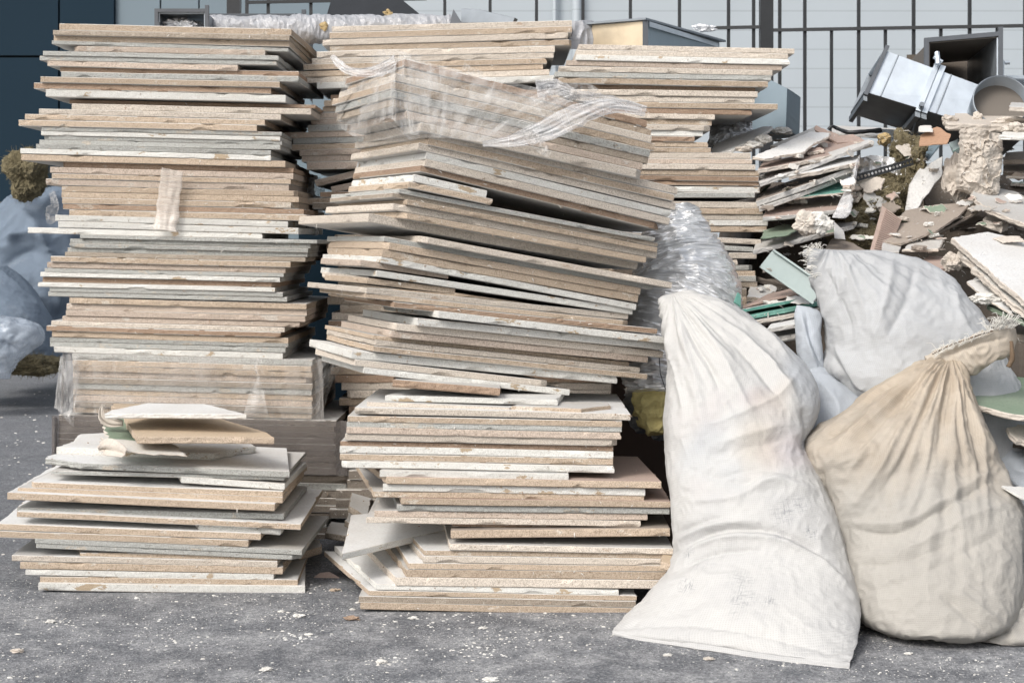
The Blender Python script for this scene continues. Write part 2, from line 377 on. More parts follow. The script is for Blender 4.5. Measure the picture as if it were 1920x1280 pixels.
def frame_matrix(A, B, yaw):
    X = (B - A).normalized(); Yd = Vector((-math.sin(yaw), math.cos(yaw), 0)); Z = X.cross(Yd).normalized(); Y = Z.cross(X)
    M = Matrix(((X.x, Y.x, Z.x, A.x), (X.y, Y.y, Z.y, A.y), (X.z, Y.z, Z.z, A.z), (0, 0, 0, 1))); return M
def stack(rows, D, yaw, depth, phrase, group, seed, face='face_paper', tmax=1e9, chips=11, jit=.006, lab='board', wobble=0.0):
    """rows, top first: (uL, vL, uR, vR, thickness px, tone, options)."""
    rng = random.Random(seed); n = len(rows); yaw = R_(yaw)
    def geo(r):
        uL, vL, uR, vR, t, tone = r[:6]; o = r[6] if len(r) > 6 else {}
        y = R_(o['yaw']) if 'yaw' in o else yaw
        d = D + o.get('off', 0); A = P(uL, vL, d); k = (uR - CU) / F
        L = (k * d - A.x) / (math.cos(y) - k * math.sin(y))
        dR = d + L * math.sin(y); B = P(uR, vR, dR); return A, B, y, o
    uls = [r[0] for r in rows]; urs = [r[2] for r in rows]
    for i, r in enumerate(rows):
        A, B, y, o = geo(r); t = r[4]; uL, vL, uR, vR = r[:4]
        if i + 1 < n and not o.get('gap'):
            q = rows[i + 1]; sl = (q[3] - q[1]) / (q[2] - q[0]); s0 = (vR - vL) / (uR - uL)
            a, b = max(uL, q[0]), min(uR, q[2])
            if b > a:
                mn = min(q[1] + sl * (a - q[0]) - (vL + s0 * (a - uL)), q[1] + sl * (b - q[0]) - (vL + s0 * (b - uL)))
                me_ = ((q[1] + sl * (a - q[0]) - (vL + s0 * (a - uL))) + (q[1] + sl * (b - q[0]) - (vL + s0 * (b - uL)))) / 2; t = max(5.5, min(t * 1.25, max(mn * .97, min(me_ * .97, mn * 1.5))))
        tm = t / F * A.y
        X = (B - A); L = X.length; dep = o.get('depth', depth) * rng.uniform(.97, 1.03)
        bl, br = o.get('bl', rng.uniform(-.006, .006)), o.get('br', rng.uniform(-.006, .006))
        poly = o.get('poly') or [(0, 0), (L, 0), (L + br, dep), (bl, dep)]
        if 'rag' not in o and 'poly' not in o and rng.random() < .4: o = dict(o, rag={rng.choice((1, 3)): rng.uniform(.001, .0035), **({0: .0011} if rng.random() < .4 else {})})
        elif 'poly' not in o and 'bl' not in o and rng.random() < .3:      # knocked-off corners
            c1_, c2_ = rng.uniform(.006, .022), rng.uniform(.008, .03)
            if rng.random() < .5: poly = [(c1_, 0), (L, 0), (L + br, dep), (bl, dep), (0, c2_)]; o = dict(o, rag={4: .003})
            else: poly = [(0, 0), (L - c1_, 0), (L, c2_), (L + br, dep), (bl, dep)]; o = dict(o, rag={1: .003})
        if 'poly' in o: poly = [(x * L, yy) for x, yy in poly]
        V, Fc, mi = plate_mesh(poly, tm, rng, chips=o.get('chips', chips), rag=o.get('rag'), chipmax=min(.009, tm * .5), rough=o.get('rough', .0006))
        me = mesh(V, Fc, mi); ob = link(o.get('name', 'fibre_board'), me, [EDGE_OF[r[5]], o.get('face', face), o.get('line', 'paper_line' if rng.random() < .55 else EDGE_OF[r[5]])])
        M = frame_matrix(A, B, y)
        if 'off' not in o: M.translation = M.translation + Vector((-math.sin(y), math.cos(y), 0)) * rng.uniform(-jit, jit)
        ob.matrix_world = M
        if 'label' in o: lb = o['label']
        else:
            ft = ''
            nb = [j for j in (i - 1, i + 1) if 0 <= j < n]
            if uR - uL < .6 * (max(urs) - min(uls)): ft = 'short '
            elif all(uls[i] < uls[j] - 12 for j in nb): ft = 'left-jutting '
            elif all(urs[i] > urs[j] + 12 for j in nb): ft = 'right-jutting '
            elif all(uls[i] > uls[j] + 18 for j in nb): ft = 'left-recessed '
            pos = 'topmost' if i == 0 else ('bottom' if i == n - 1 else ordinal(i + 1) + ' from top')
            lb = f'{ft}{ADJ[r[5]]} {lab}, {pos}, {phrase}'
        assert len(lb.split()) <= 16, lb
        tag(ob, lb, o.get('cat', 'board'), group)

def slab(name, label, cat, pts, t, mats, seed=0, rag=.004, chips=3, group=None, parent=None, step=.012, up=True, jit=.0015):
    """Irregular flat sheet through pixel points (u, v, d); thickness t metres goes behind / below."""
    rng = random.Random(seed); W = [P(*p) for p in pts]
    nrm = Vector((0, 0, 0))
    for i in range(len(W)): nrm += W[i].cross(W[(i + 1) % len(W)])
    nrm.normalize()
    view = (sum(W, Vector()) / len(W)) - Vector((0, 0, ZC))
    if nrm.dot(view) > 0: nrm = -nrm; W = W[::-1]
    A = W[0]; X = (W[1] - A); X = (X - nrm * X.dot(nrm)).normalized(); Y = nrm.cross(X)
    poly = [((w - A).dot(X), (w - A).dot(Y)) for w in W]
    rg = {e: rag for e in range(len(poly))} if rag else None
    V, Fc, mi = plate_mesh(poly, t, rng, step=step, back=step, chips=chips, rag=rg, chipmax=t * .4, wob=jit, rough=.001)
    me = mesh(V, Fc, mi); ms = list(mats) if isinstance(mats, (list, tuple)) else [mats] * 3
    if len(ms) == 2: ms.append(ms[1])
    o = link(name, me, ms, parent)
    M = Matrix(((X.x, Y.x, nrm.x, A.x), (X.y, Y.y, nrm.y, A.y), (X.z, Y.z, nrm.z, A.z), (0, 0, 0, 1)))
    o.matrix_basis = Matrix.Translation(-parent.location) @ M if parent is not None else M
    if label: tag(o, label, cat, group)
    return o

def interp(rows, n):                                      # smooth resampling of control rows
    rows = np.array(rows, float); k = len(rows); x = np.arange(k); xs = np.linspace(0, k - 1, n); out = []
    for t in xs:
        i = min(int(t), k - 2); f = t - i; p0 = rows[max(i - 1, 0)]; p1 = rows[i]; p2 = rows[i + 1]; p3 = rows[min(i + 2, k - 1)]
        out.append(.5 * (2 * p1 + (p2 - p0) * f + (2 * p0 - 5 * p1 + 4 * p2 - p3) * f * f + (3 * p1 - p0 - 3 * p2 + p3) * f ** 3))
    return np.array(out)
def loft(name, rows, mats, strokes=(), seed=0, nr=150, nc=200, e=.9, amp=.006, nsc=9., radial=None, parent=None, zmin=.001, fine=.0012, crinkle=0):
    """Cloth body. rows top->bottom: (uL,vL,dL, uR,vR,dR, half thickness m). strokes: (points px, width px, height m)."""
    Rw = interp(rows, nr); a = np.linspace(0, 2 * np.pi, nc, endpoint=False)
    ca, sa = np.cos(a), np.sin(a); cx = np.sign(ca) * np.abs(ca) ** e; sy = np.sign(sa) * np.abs(sa) ** e
    def W(u, v, d): return np.stack([(u - CU) / F * d, d, ZC - (v - VH) / F * d], -1)
    L = W(Rw[:, 0], Rw[:, 1], Rw[:, 2]); Rr = W(Rw[:, 3], Rw[:, 4], Rw[:, 5]); th = np.maximum(Rw[:, 6], .003)
    d = Rr - L; hor = np.stack([d[:, 1], -d[:, 0], np.zeros(len(d))], -1); ln = np.linalg.norm(hor, axis=1, keepdims=True); hor /= np.maximum(ln, 1e-6)
    flip = np.where(hor[:, 1:2] > 0, -1, 1); hor = hor * flip
    pos = (L + Rr)[:, None] / 2 + (Rr - L)[:, None] / 2 * cx[None, :, None] + hor[:, None] * (th[:, None] * sy[None])[..., None]
    # outward normals from the grid
    du = np.roll(pos, -1, 1) - np.roll(pos, 1, 1); dv = np.gradient(pos, axis=0)
    nrm = np.cross(du, dv); nrm /= np.maximum(np.linalg.norm(nrm, axis=2, keepdims=True), 1e-9)
    cen = (L + Rr)[:, None] / 2; s = np.sign(((pos - cen) * nrm).sum(2, keepdims=True).mean()); nrm *= s
    dep = pos[..., 1]; U = CU + pos[..., 0] / dep * F; Vv = VH + (ZC - pos[..., 2]) / dep * F
    disp = np.zeros(U.shape); front = np.clip(sy[None, :] * 3 + .6, 0, 1)
    for (pl, w, h) in strokes:
        pl = interp(pl, 14) if len(pl) > 2 else np.array(pl, float); best = np.full(U.shape, 1e9); prog = np.zeros(U.shape)
        seg = np.linalg.norm(np.diff(pl, axis=0), axis=1); tot = seg.sum(); acc = 0
        for i in range(len(pl) - 1):
            p, q = pl[i], pl[i + 1]; dq = q - p; tt = np.clip(((U - p[0]) * dq[0] + (Vv - p[1]) * dq[1]) / (dq @ dq), 0, 1)
            ds = np.hypot(U - p[0] - tt * dq[0], Vv - p[1] - tt * dq[1]); m = ds < best; best = np.where(m, ds, best); prog = np.where(m, (acc + tt * seg[i]) / tot, prog); acc += seg[i]
        disp += h * np.exp(-np.abs(best / w) ** 1.2) * np.clip(np.sin(np.pi * np.clip(prog, .04, .96)) * 1.6, 0, 1) * front
    if radial:
        (nu, nv, K, A, r0, r1) = radial
        ang = np.arctan2(U - nu, Vv - nv); rr = np.hypot(U - nu, Vv - nv)
        env = np.clip(rr / r0, 0, 1) * np.clip(1 - (rr - r1 * .4) / (r1 * .6), 0, 1)
        for i in range(nr):
            for j in range(nc):
                if env[i, j] > 0 and front[j if front.ndim == 1 else 0][j] > 0:
                    x = noise.noise((ang[i, j] * K + seed, rr[i, j] * .004, seed)); y = noise.noise((ang[i, j] * K * 2.3 + seed, rr[i, j] * .006, seed + 5))
                    disp[i, j] += A * env[i, j] * ((1 - abs(x) * 2.6) * .8 + (1 - abs(y) * 2.6) * .4)
    for i in range(nr):
        for j in range(nc):
            p = pos[i, j]; w = noise.noise((p[0] * nsc + seed, p[1] * nsc, p[2] * nsc * .8)); w2 = noise.noise((p[0] * nsc * 3, p[1] * nsc * 3 + seed, p[2] * nsc * 2.2))
            disp[i, j] += amp * w + amp * .35 * (1 - 2.4 * abs(w2)) 
            if crinkle:
                q = noise.noise((p[0] * 45 + seed, p[1] * 45, p[2] * 45)); disp[i, j] += crinkle * (1 - 3 * abs(q))
    taper = np.clip(th / .03, .15, 1)[:, None]
    pos = pos + nrm * (disp * taper)[..., None]; pos[..., 2] = np.maximum(pos[..., 2], zmin)
    verts = pos.reshape(-1, 3); fc = []
    for i in range(nr - 1):
        for j in range(nc): k = (j + 1) % nc; fc.append((i * nc + j, i * nc + k, (i + 1) * nc + k, (i + 1) * nc + j))
    fc.append(tuple(range(nc))[::-1]); fc.append(tuple((nr - 1) * nc + j for j in range(nc)))
    o = put(name, verts, fc, mats, parent, True)
    me = o.data; uvl = me.uv_layers.new(name='UVMap'); per = np.linalg.norm(np.diff(np.concatenate([pos, pos[:, :1]], 1), axis=1), axis=2)
    cu = np.concatenate([np.zeros((nr, 1)), np.cumsum(per, 1)], 1); cu = cu - cu[:, nc // 4:nc // 4 + 1]
    cl = np.concatenate([[0], np.cumsum(np.linalg.norm(np.diff(pos[:, nc // 4], axis=0), axis=1))])
    wid = cu[nr // 2] / 1.0; uvs = []
    for p in me.polygons:
        vs = list(p.vertices)
        if len(vs) == 4:
            i, j = divmod(vs[0], nc)
            uvs += [(wid[j], cl[i]), (wid[j + 1], cl[i]), (wid[j + 1], cl[i + 1]), (wid[j], cl[i + 1])]
        else: uvs += [(0, 0)] * len(vs)
    uvl.data.foreach_set('uv', np.array(uvs).ravel())
    return o
def ribbon(name, pts, mats, seed=0, crumple=.004, nw=10, n=90, parent=None, curl=.0, thick=.0006, vertical=True):
    """pts: (u, v, d, width px). A film or cloth strip with curl and creases."""
    S = interp(pts, n); W = [P(*s[:3]) for s in S]; V = []; k = 0
    for i, w in enumerate(W):
        tg = (W[min(i + 1, n - 1)] - W[max(i - 1, 0)]).normalized(); sd_ = tg.cross(Vector((0, 1, 0))).normalized(); nn = tg.cross(sd_)
        hw = S[i][3] / F * S[i][2] / 2
        for j in range(nw + 1):
            q = j / nw * 2 - 1; x = noise.noise((i * .06 + seed, q * 1.2, seed)); y = noise.noise((i * .025, q * 4.5 + seed, seed * 2.0))
            off = crumple * (x + 1.4 * (1 - 2.5 * abs(y))) + curl * (q * q)
            V.append(w + sd_ * hw * q * (1 + .15 * noise.noise((i * .11, seed, q))) + nn * off * (1 if nn.y < 0 else -1))
    fc = [(i * (nw + 1) + j, i * (nw + 1) + j + 1, (i + 1) * (nw + 1) + j + 1, (i + 1) * (nw + 1) + j) for i in range(n - 1) for j in range(nw)]
    o = put(name, V, fc, mats, parent, True); grid_uv(o, n, nw + 1, .5, .05); 
    sm = o.modifiers.new('thickness', 'SOLIDIFY'); sm.thickness = thick
    return o
def grid_uv(o, n, m, su, sv):
    me = o.data; uvl = me.uv_layers.new(name='UVMap'); uvs = []
    for p in me.polygons:
        for vi in p.vertices:
            i, j = divmod(vi, m); uvs.append((i / (n - 1) * su, j / (m - 1) * sv))
    uvl.data.foreach_set('uv', np.array(uvs).ravel())
def sheet(name, top, bot, mats, seed=0, amp=.005, n=110, m=60, su=1., sv=.3, thick=.0006, parent=None, nsc=14, ridge=1.):
    """Draped thin sheet between two polylines (u,v,d)."""
    A, B = interp(top, n), interp(bot, n); V = []
    for i in range(n):
        a, b = P(*A[i]), P(*B[i])
        for j in range(m):
            p = a.lerp(b, j / (m - 1)); x = noise.noise((p.x * nsc + seed, p.y * nsc, p.z * nsc)); y = noise.noise((p.x * nsc * 2.5, p.y * nsc * 2.5 + seed, p.z * nsc * 1.2))
            V.append(p + Vector((0, -1, 0)) * amp * (x + ridge * .6 * (1 - 2.6 * abs(y))))
    fc = [(i * m + j, i * m + j + 1, (i + 1) * m + j + 1, (i + 1) * m + j) for i in range(n - 1) for j in range(m - 1)]
    o = put(name, V, fc, mats, parent, True); grid_uv(o, n, m, su, sv)
    sm = o.modifiers.new('thickness', 'SOLIDIFY'); sm.thickness = thick; return o
def lump(name, c, r, mats, seed=0, amp=.35, sub=5, parent=None, sc=3., fine=.12, zmin=None, smooth=False):
    bm = bmesh.new(); bmesh.ops.create_icosphere(bm, subdivisions=sub, radius=1.0); c = Vector(c)
    for v in bm.verts:
        p = v.co.copy(); q = p * sc * .5 + Vector((seed * 7.3, seed, 0))
        f = 1 + amp * noise.noise(q) * 1.6 + amp * .6 * (1 - 2.2 * abs(noise.noise(q * 2.3))) * .6 + fine * noise.noise(q * 7) + fine * .7 * noise.noise(q * 15)
        v.co = Vector((p.x * r[0] * f, p.y * r[1] * f, p.z * r[2] * f)) + c
        if zmin is not None and v.co.z < zmin: v.co.z = zmin
    V = [v.co.copy() for v in bm.verts]; fc = [tuple(x.index for x in f.verts) for f in bm.faces]; bm.free()
    return put(name, V, fc, mats, parent, smooth)

def fuzz(o, n, ln, r=.0005, mat=None, seed=0):            # loose fibres standing out of a wool clump
    rg = random.Random(seed); mb = MB(); vs = o.data.vertices; L0 = o.location
    for _ in range(n):
        v = vs[rg.randrange(len(vs))]; p = v.co + L0; d = (v.normal * .6 + Vector((rg.gauss(0, .7), rg.gauss(0, .7), rg.gauss(0, .5)))).normalized(); l = ln * rg.uniform(.3, 1.2)
        q = p + d * l * .6; w = q + (d + Vector((rg.gauss(0, .6), rg.gauss(0, .6), -.3))).normalized() * l * .5
        mb.bar(p, q, r, 3).bar(q, w, r * .8, 3)
    mb.put('fibres', mat or o.data.materials[0].name, o)
# ================================================================ SETTING
g = mesh([(-40, -20, 0), (40, -20, 0), (40, 60, 0), (-40, 60, 0)], [(0, 1, 2, 3)]); tag(link('ground', g, 'asphalt'), kind='structure')
def wx(u, d): return (u - CU) / F * d
WD = 12.0
bld = empty('building', (0, WD, 0)); tag(bld, 'pale ribbed metal facade with dark blue cladding at its left end', 'building')
MB().box((wx(635, WD), WD, .05), (9, 0, 0), (0, .25, 0), (0, 0, 5)).put('pale_cladding', 'wall_pale', bld)
m_ = MB()
for a, b in ((218, 300.5), (303.5, 372.5), (375.5, 433), (436, 634)):
    m_.box((wx(a, WD), WD - .02, .05), (wx(b, WD) - wx(a, WD), 0, 0), (0, .2, 0), (0, 0, 5))
m_.put('grey_cladding', 'wall_mid', bld)
m_ = MB()
z1 = P(0, 108, WD).z; z2 = P(0, 378, WD).z
for a, b in ((-700, 113), (116.5, 217)):
    for c, d_ in ((z2, z1 - .008), (z1 + .008, 5)):
        m_.box((wx(a, WD), WD - .06, c), (wx(b, WD) - wx(a, WD), 0, 0), (0, .2, 0), (0, 0, d_ - c))
m_.put('dark_cladding', 'wall_dark', bld)
MB().box((wx(-700, WD), WD - .02, .0), (wx(217, WD) - wx(-700, WD), 0, 0), (0, .2, 0), (0, 0, z2 - .03)).put('plinth', 'wall_mid', bld)
m_ = MB()
for u in (1040, 1081): m_.bar((wx(u, WD), WD - .05, 0.05), (wx(u, WD), WD - .05, 4.5), .016 if u == 1040 else .035)
m_.put('downpipe', 'wall_pale', bld, True)
# ---- metal fence
def fd(u): return 7.45 - .41 * (u - 834) / 1086
fe = empty('metal_fence', (wx(1436, 7.2), 7.2, 0)); tag(fe, 'black welded bar fence with one thick square post behind the rubble', 'fence')
for u in (834, 919, 1006, 1093, 1182, 1274, 1366, 1413):
    d = fd(u); MB().sbar((wx(u, d), d, .02), (wx(u, d), d, 2.3), .0135, .0135).put('bar', 'black_paint', fe)
for u in (1462, 1509, 1610, 1713, 1818, 1922, 2026, 2130):
    d = fd(u); MB().sbar((wx(u, d), d, .02), (wx(u, d), d, 2.3), .0135, .0135).put('bar', 'black_paint', fe)
for u in (1559, 1660, 1764, 1870, 1974):
    d = fd(u); MB().sbar((wx(u, d), d, .02), (wx(u, d), d, P(u, 53, d).z), .0125, .0125).put('bar', 'black_paint', fe)
d = fd(1436); MB().sbar((wx(1436.5, d), d, 0), (wx(1436.5, d), d, 2.4), .054, .054).put('post', 'black_paint', fe)
for (ua, va, ub, vb) in ((1330, 53, 1426, 51), (1448, 57, 2130, 45), (1448, 620, 2130, 608), (834, 620, 1426, 622)):
    a, b = P(ua, va, fd(ua) - .014), P(ub, vb, fd(ub) - .014); MB().sbar(a, b, .0135, .0135).put('rail', 'black_paint', fe)
# ---- gate seen over the tall stack
gt = empty('metal_gate', (wx(440, 7.6), 7.6, 0)); tag(gt, 'dark metal gate with a broad post at the upper left', 'gate')
d = 7.6; MB().sbar((wx(439, d), d, 0), (wx(439, d), d, 2.5), .058, .05).put('post', 'black_paint', gt)
for u in (463, 503, 583): MB().sbar((wx(u, d), d, .02), (wx(u, d), d, 2.4), .014, .014).put('bar', 'black_paint', gt)
MB().sbar(P(463, 5, d - .021), P(800, -2, d - .015), .014, .014).put('rail', 'black_paint', gt)
MB().sbar(P(450, -60, d - .021), P(800, -60, d - .015), .014, .014).put('rail', 'black_paint', gt)
slab('leaning_sheet', 'dark grey metal sheet leaning above the foil pipe at top', 'metal sheet', [(604, 60, 6.1), (632, -40, 6.4), (700, -40, 6.4), (788, 24, 6.1), (800, 60, 6.0)], .012, ['black_paint', 'black_paint', 'black_paint'], 3, rag=0, chips=0)

# ================================================================ TALL LEFT STACK
DL = 4.72
LT1 = [(111,44,546,54,12,'tan',{'face':'face_tan'}),(100,57,543,67,9,'dust'),(101,66,543,77,9,'tan',{'off':.012}),(96,76,540,90,9,'grey'),(135,86,497,94,11,'pink'),
(81,96,522,105,8,'grey'),(74,105,518,114,8,'grey'),(88,113,445,122,12,'pink'),(113,126,560,134,9,'brown',{'off':.02}),(116,135,560,144,8,'grey'),
(77,144,525,154,11,'tan'),(63,155,508,165,11,'brown'),(85,167,535,178,14,'white',{'gap':1})]
LT2 = [(130,187,592,197,9,'brown',{'off':.05}),(134,194,583,204,11,'cream'),(74,204,527,215,11,'cream'),(48,214,497,225,11,'tan'),(36,225,482,235,12,'tan'),
(78,238,528,248,8,'grey'),(77,245,525,256,9,'white'),(79,254,528,265,8,'grey'),(73,262,525,272,8,'grey'),(68,270,508,282,9,'grey'),(39,278,508,292,12,'white'),(40,289,535,302,12,'tan')]
LT3 = [(116,304,550,315,9,'brown',{'off':.02}),(94,313,550,325,12,'pink'),(97,325,545,336,11,'tan'),(85,335,541,346,11,'pink'),(115,349,557,358,11,'tan'),(115,360,560,369,11,'tan'),
(117,371,558,380,11,'tan'),(118,382,570,392,11,'brown'),(130,393,580,403,11,'tan'),(104,403,540,415,11,'white'),(110,415,560,427,11,'white'),(48,426,492,437,11,'white')]
LT4 = [(151,440,602,450,9,'grey'),(131,447,582,457,9,'grey'),(131,456,578,466,9,'grey'),(126,464,576,474,9,'grey'),(123,472,573,483,9,'dust'),(96,480,545,491,12,'tan'),
(88,491,535,502,12,'pink'),(84,503,532,512,9,'grey'),(76,510,525,520,9,'white'),(80,519,523,529,10,'brown',{'off':.012}),(72,529,516,539,9,'white'),(93,538,530,548,9,'grey'),(90,547,538,557,9,'grey')]
LT5 = [(131,558,575,570,11,'tan'),(124,569,575,581,12,'pink'),(124,581,573,593,11,'pink'),(117,592,562,604,12,'pink'),(97,601,534,614,12,'cream'),(88,610,527,623,9,'brown'),
(97,620,540,634,12,'tan'),(93,633,540,644,9,'grey'),(93,641,535,652,9,'grey'),(101,650,530,662,11,'white')]
G1 = 'boards of the tall left stack'
stack(LT1, DL, 0, .60, 'part above black gap, tall left stack', G1, 11)
stack(LT2, DL, 0, .60, 'between black gap and taped boards, left stack', G1, 12)
stack(LT3, DL, 0, .58, 'taped part of tall left stack', G1, 13)
stack(LT4, DL, 0, .58, 'grey part under tape, tall left stack', G1, 14)
stack(LT5, DL, 0, .62, 'resting on clear-wrapped bundle, left stack', G1, 15)
LW = [(136 + (i % 3), 662.5 + i * 11.1, 586 - (i % 2) * 2, 675 + i * 11.1, 11, ['grey', 'tan', 'tan', 'pink', 'dust', 'grey', 'tan', 'pink', 'dust', 'tan'][i]) for i in range(10)]
stack(LW, DL, 0, .62, 'clear-wrapped bundle in left stack', 'boards in the clear-wrapped bundle', 16, tmax=12)
LB = [(110, 777 + i * 11.2, 630 - (i % 2) * 3, 788.5 + i * 11.2, 11.5, 'dirt_shade') for i in range(9)]
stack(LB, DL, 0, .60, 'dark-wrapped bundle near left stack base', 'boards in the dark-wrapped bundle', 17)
LG = [(150, 881, 657, 892.5, 15, 'dirt_shade'), (150, 895, 650, 907, 14, 'grey'), (160, 909, 658, 921, 14, 'dirt_shade'), (150, 923, 650, 934.5, 13, 'dirt_shade'), (150, 936, 637, 948, 14, 'dirt_shade'),
      (150, 950, 617, 961.5, 14, 'dirt_shade'), (150, 964, 612, 975, 14, 'grey'), (150, 978, 616, 989, 14, 'dirt_shade'), (150, 992, 610, 1000, 15, 'dirt_shade')]
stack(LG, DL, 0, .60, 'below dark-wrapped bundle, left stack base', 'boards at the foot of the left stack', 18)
# wraps
o = sheet('stretch_film', [(112, 672, 5.2), (122, 664, 4.72), (140, 660, 4.695), (360, 667, 4.69), (584, 673, 4.695), (596, 668, 4.75), (606, 650, 5.2)],
          [(108, 770, 5.2), (116, 790, 4.72), (138, 782, 4.69), (360, 787, 4.685), (586, 791, 4.69), (600, 790, 4.75), (600, 770, 5.2)], 'film_dim', 21, .0025, 200, 60, 1.2, .2, nsc=11)
tag(o, 'clear stretch film around the bundle near the foot of the left stack', 'plastic film')
o = sheet('stretch_film', [(590, 678, 4.76), (620, 668, 4.80), (640, 690, 4.9), (628, 672, 5.2)], [(594, 786, 4.74), (606, 770, 4.78), (612, 740, 4.9), (606, 700, 5.2)], 'film_clear', 22, .016, 70, 40, .3, .2, nsc=18)
tag(o, 'crumpled loose film bulging from the right side of the clear-wrapped bundle', 'plastic film')
o = sheet('stretch_film', [(150, 668, 4.70), (128, 664, 4.72), (114, 668, 4.80), (128, 675, 5.1)], [(138, 800, 4.685), (118, 778, 4.70), (104, 765, 4.80), (120, 770, 5.1)], 'film_clear', 23, .014, 60, 50, .3, .2, nsc=18)
tag(o, 'torn film hanging off the left corner of the clear-wrapped bundle', 'plastic film')
o = sheet('stretch_film', [(106, 790, 5.1), (108, 784, 4.71), (120, 778, 4.69), (370, 783, 4.68), (628, 789, 4.69), (638, 786, 4.76), (640, 770, 5.2)],
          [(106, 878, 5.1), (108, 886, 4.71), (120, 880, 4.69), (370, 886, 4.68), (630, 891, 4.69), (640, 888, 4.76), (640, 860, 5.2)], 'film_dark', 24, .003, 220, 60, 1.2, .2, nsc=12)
tag(o, 'dark dusty wrinkled film around the lowest bundle of the left stack', 'plastic film')
o = ribbon('film_strand', [(486, 672, 4.68, 14), (480, 690, 4.675, 8), (484, 706, 4.675, 7), (482, 740, 4.675, 30), (480, 782, 4.675, 50)], 'film_white', 3, .004, 8, 50)
o.data.materials[0] = MAT['film_clear']; tag(o, 'gathered whitish film strand hanging down the front of the wrapped bundle', 'plastic film')
o = ribbon('adhesive_tape', [(324, 318, 4.685, 42), (318, 360, 4.70, 42), (314, 400, 4.70, 42), (308, 432, 4.69, 44)], 'tape', 5, .0022, 12, 60)
tag(o, 'wrinkled clear tape strip stuck upright on the tall left stack', 'tape')
o = ribbon('film_strand', [(98, 360, 4.74, 10), (104, 385, 4.73, 16), (98, 400, 4.76, 30), (92, 415, 4.8, 12)], 'film_clear', 8, .006, 8, 40)
tag(o, 'shiny film scrap caught at the left edge of the taped boards', 'plastic film')

# ================================================================ SMALL FRONT STACK
DF = 4.0; WH = 'face_white'
fr = 'small front left stack'
S1 = [(106,838,403,849,13,'white',{'off':.20,'face':WH,'depth':.34,'gap':1,'poly':[(0,0),(1,0),(1.20,.16),(1.05,.32),(.35,.40),(-.04,.28),(.02,.12)],'rag':{1:.008,5:.008,6:.008,2:.006},'label':'broken white board with ragged ends under the torn green sheet','name':'broken_board'}),
(150,868,543,884,11,'grey',{'off':.05,'face':WH,'gap':1,'depth':.44,'bl':.02,'br':-.06,'poly':[(0,0),(1,0),(.87,.44),(0,.44),(-.22,.10),(-.20,.06)],'rag':{5:.006,4:.008},'label':'wide white board with pointed broken left corner, front left stack','name':'broken_board'}),
(96,882,533,893,12,'grey',{'off':.06}),(340,893,534,906,12,'white',{'off':.055,'bl':-.12,'depth':.4,'chips':2,'label':'short white-edged board with cut corner, upper front left stack','gap':1}),
(57,903,530,921,13,'tan',{'off':.04,'face':WH}),(33,914,530,932,13,'tan',{'off':.03}),(14,923,515,945,13,'tan',{'off':.0,'face':WH,'depth':.5,'bl':-.02,'gap':1}),
(32,951,532,963,10,'grey',{'off':.03,'face':'face_paper'}),(32,958,564,982,11,'tan',{'off':0,'face':WH,'depth':.56,'bl':.0,'br':-.01,'gap':1,'label':'wide board with broad grey top showing at right, front left stack'}),
(362,981,527,992,11,'white',{'off':.015,'depth':.3,'label':'short white offcut sticking out of the front left stack, mid height','gap':1}),
(-6,981,489,1000,13,'tan',{'off':.0,'face':WH,'depth':.5,'bl':-.05}),(-6,994,466,1012,13,'tan',{'off':.0,'depth':.5,'bl':-.05,'gap':1}),
(66,1009,566,1031,9,'grey',{'off':.0,'face':'face_paper','depth':.5,'br':.01}),(68,1018,563,1041,9,'grey',{'off':.002,'depth':.5,'br':.0,'gap':1}),
(150,1036,520,1040,12,'tan',{'off':.01,'face':WH,'depth':.3,'bl':-.09,'gap':1,'label':'tan offcut with slanted left end, low in the front left stack'}),
(22,1040,520,1052,13,'cream',{'off':.0,'face':'face_paper','depth':.5,'bl':-.03}),(38,1053,530,1063,13,'tan',{'off':.0}),(48,1067,513,1076,13,'white',{'off':.0}),
(75,1080,558,1086,12,'tan',{'off':.0,'depth':.44,'br':-.02}),(72,1092,572,1098,15,'white',{'off':-.005,'face':WH,'depth':.42,'bl':.0,'br':-.05})]
stack(S1, DF, 0, .46, fr, 'boards of the small front left stack', 31, chips=9)
slab('plasterboard_offcut', 'white angular offcut lying on top of the front left stack', 'plasterboard', [(196, 775, 4.10), (462, 774, 4.06), (384, 757, 4.30), (276, 753, 4.34), (208, 768, 4.18)], .012, ['plaster_white', WH, WH], 41, rag=.003)
slab('chipboard_offcut', 'tan chipboard offcut under the white piece, front left stack', 'chipboard', [(256, 819, 4.02), (514, 823, 4.02), (500, 811, 4.10), (415, 786, 4.32), (230, 785, 4.34)], .016, ['edge_tan', 'face_tan', 'edge_tan'], 42, rag=.002)
slab('green_board_scrap', 'torn green faced plasterboard scrap curling out of the front left stack', 'plasterboard', [(204, 829, 4.10), (262, 840, 4.06), (330, 838, 4.08), (300, 796, 4.3), (236, 781, 4.34), (190, 783, 4.3)], .006, ['plaster', 'face_green', 'plaster'], 43, rag=.010)
slab('torn_paper', 'cream torn facing paper spread under the green scrap', 'torn paper', [(186, 828, 4.09), (215, 848, 4.03), (262, 853, 4.0), (352, 846, 4.01), (330, 836, 4.12), (290, 815, 4.25), (200, 800, 4.25)], .003, ['plaster', 'plaster_white', 'plaster'], 47, rag=.012)
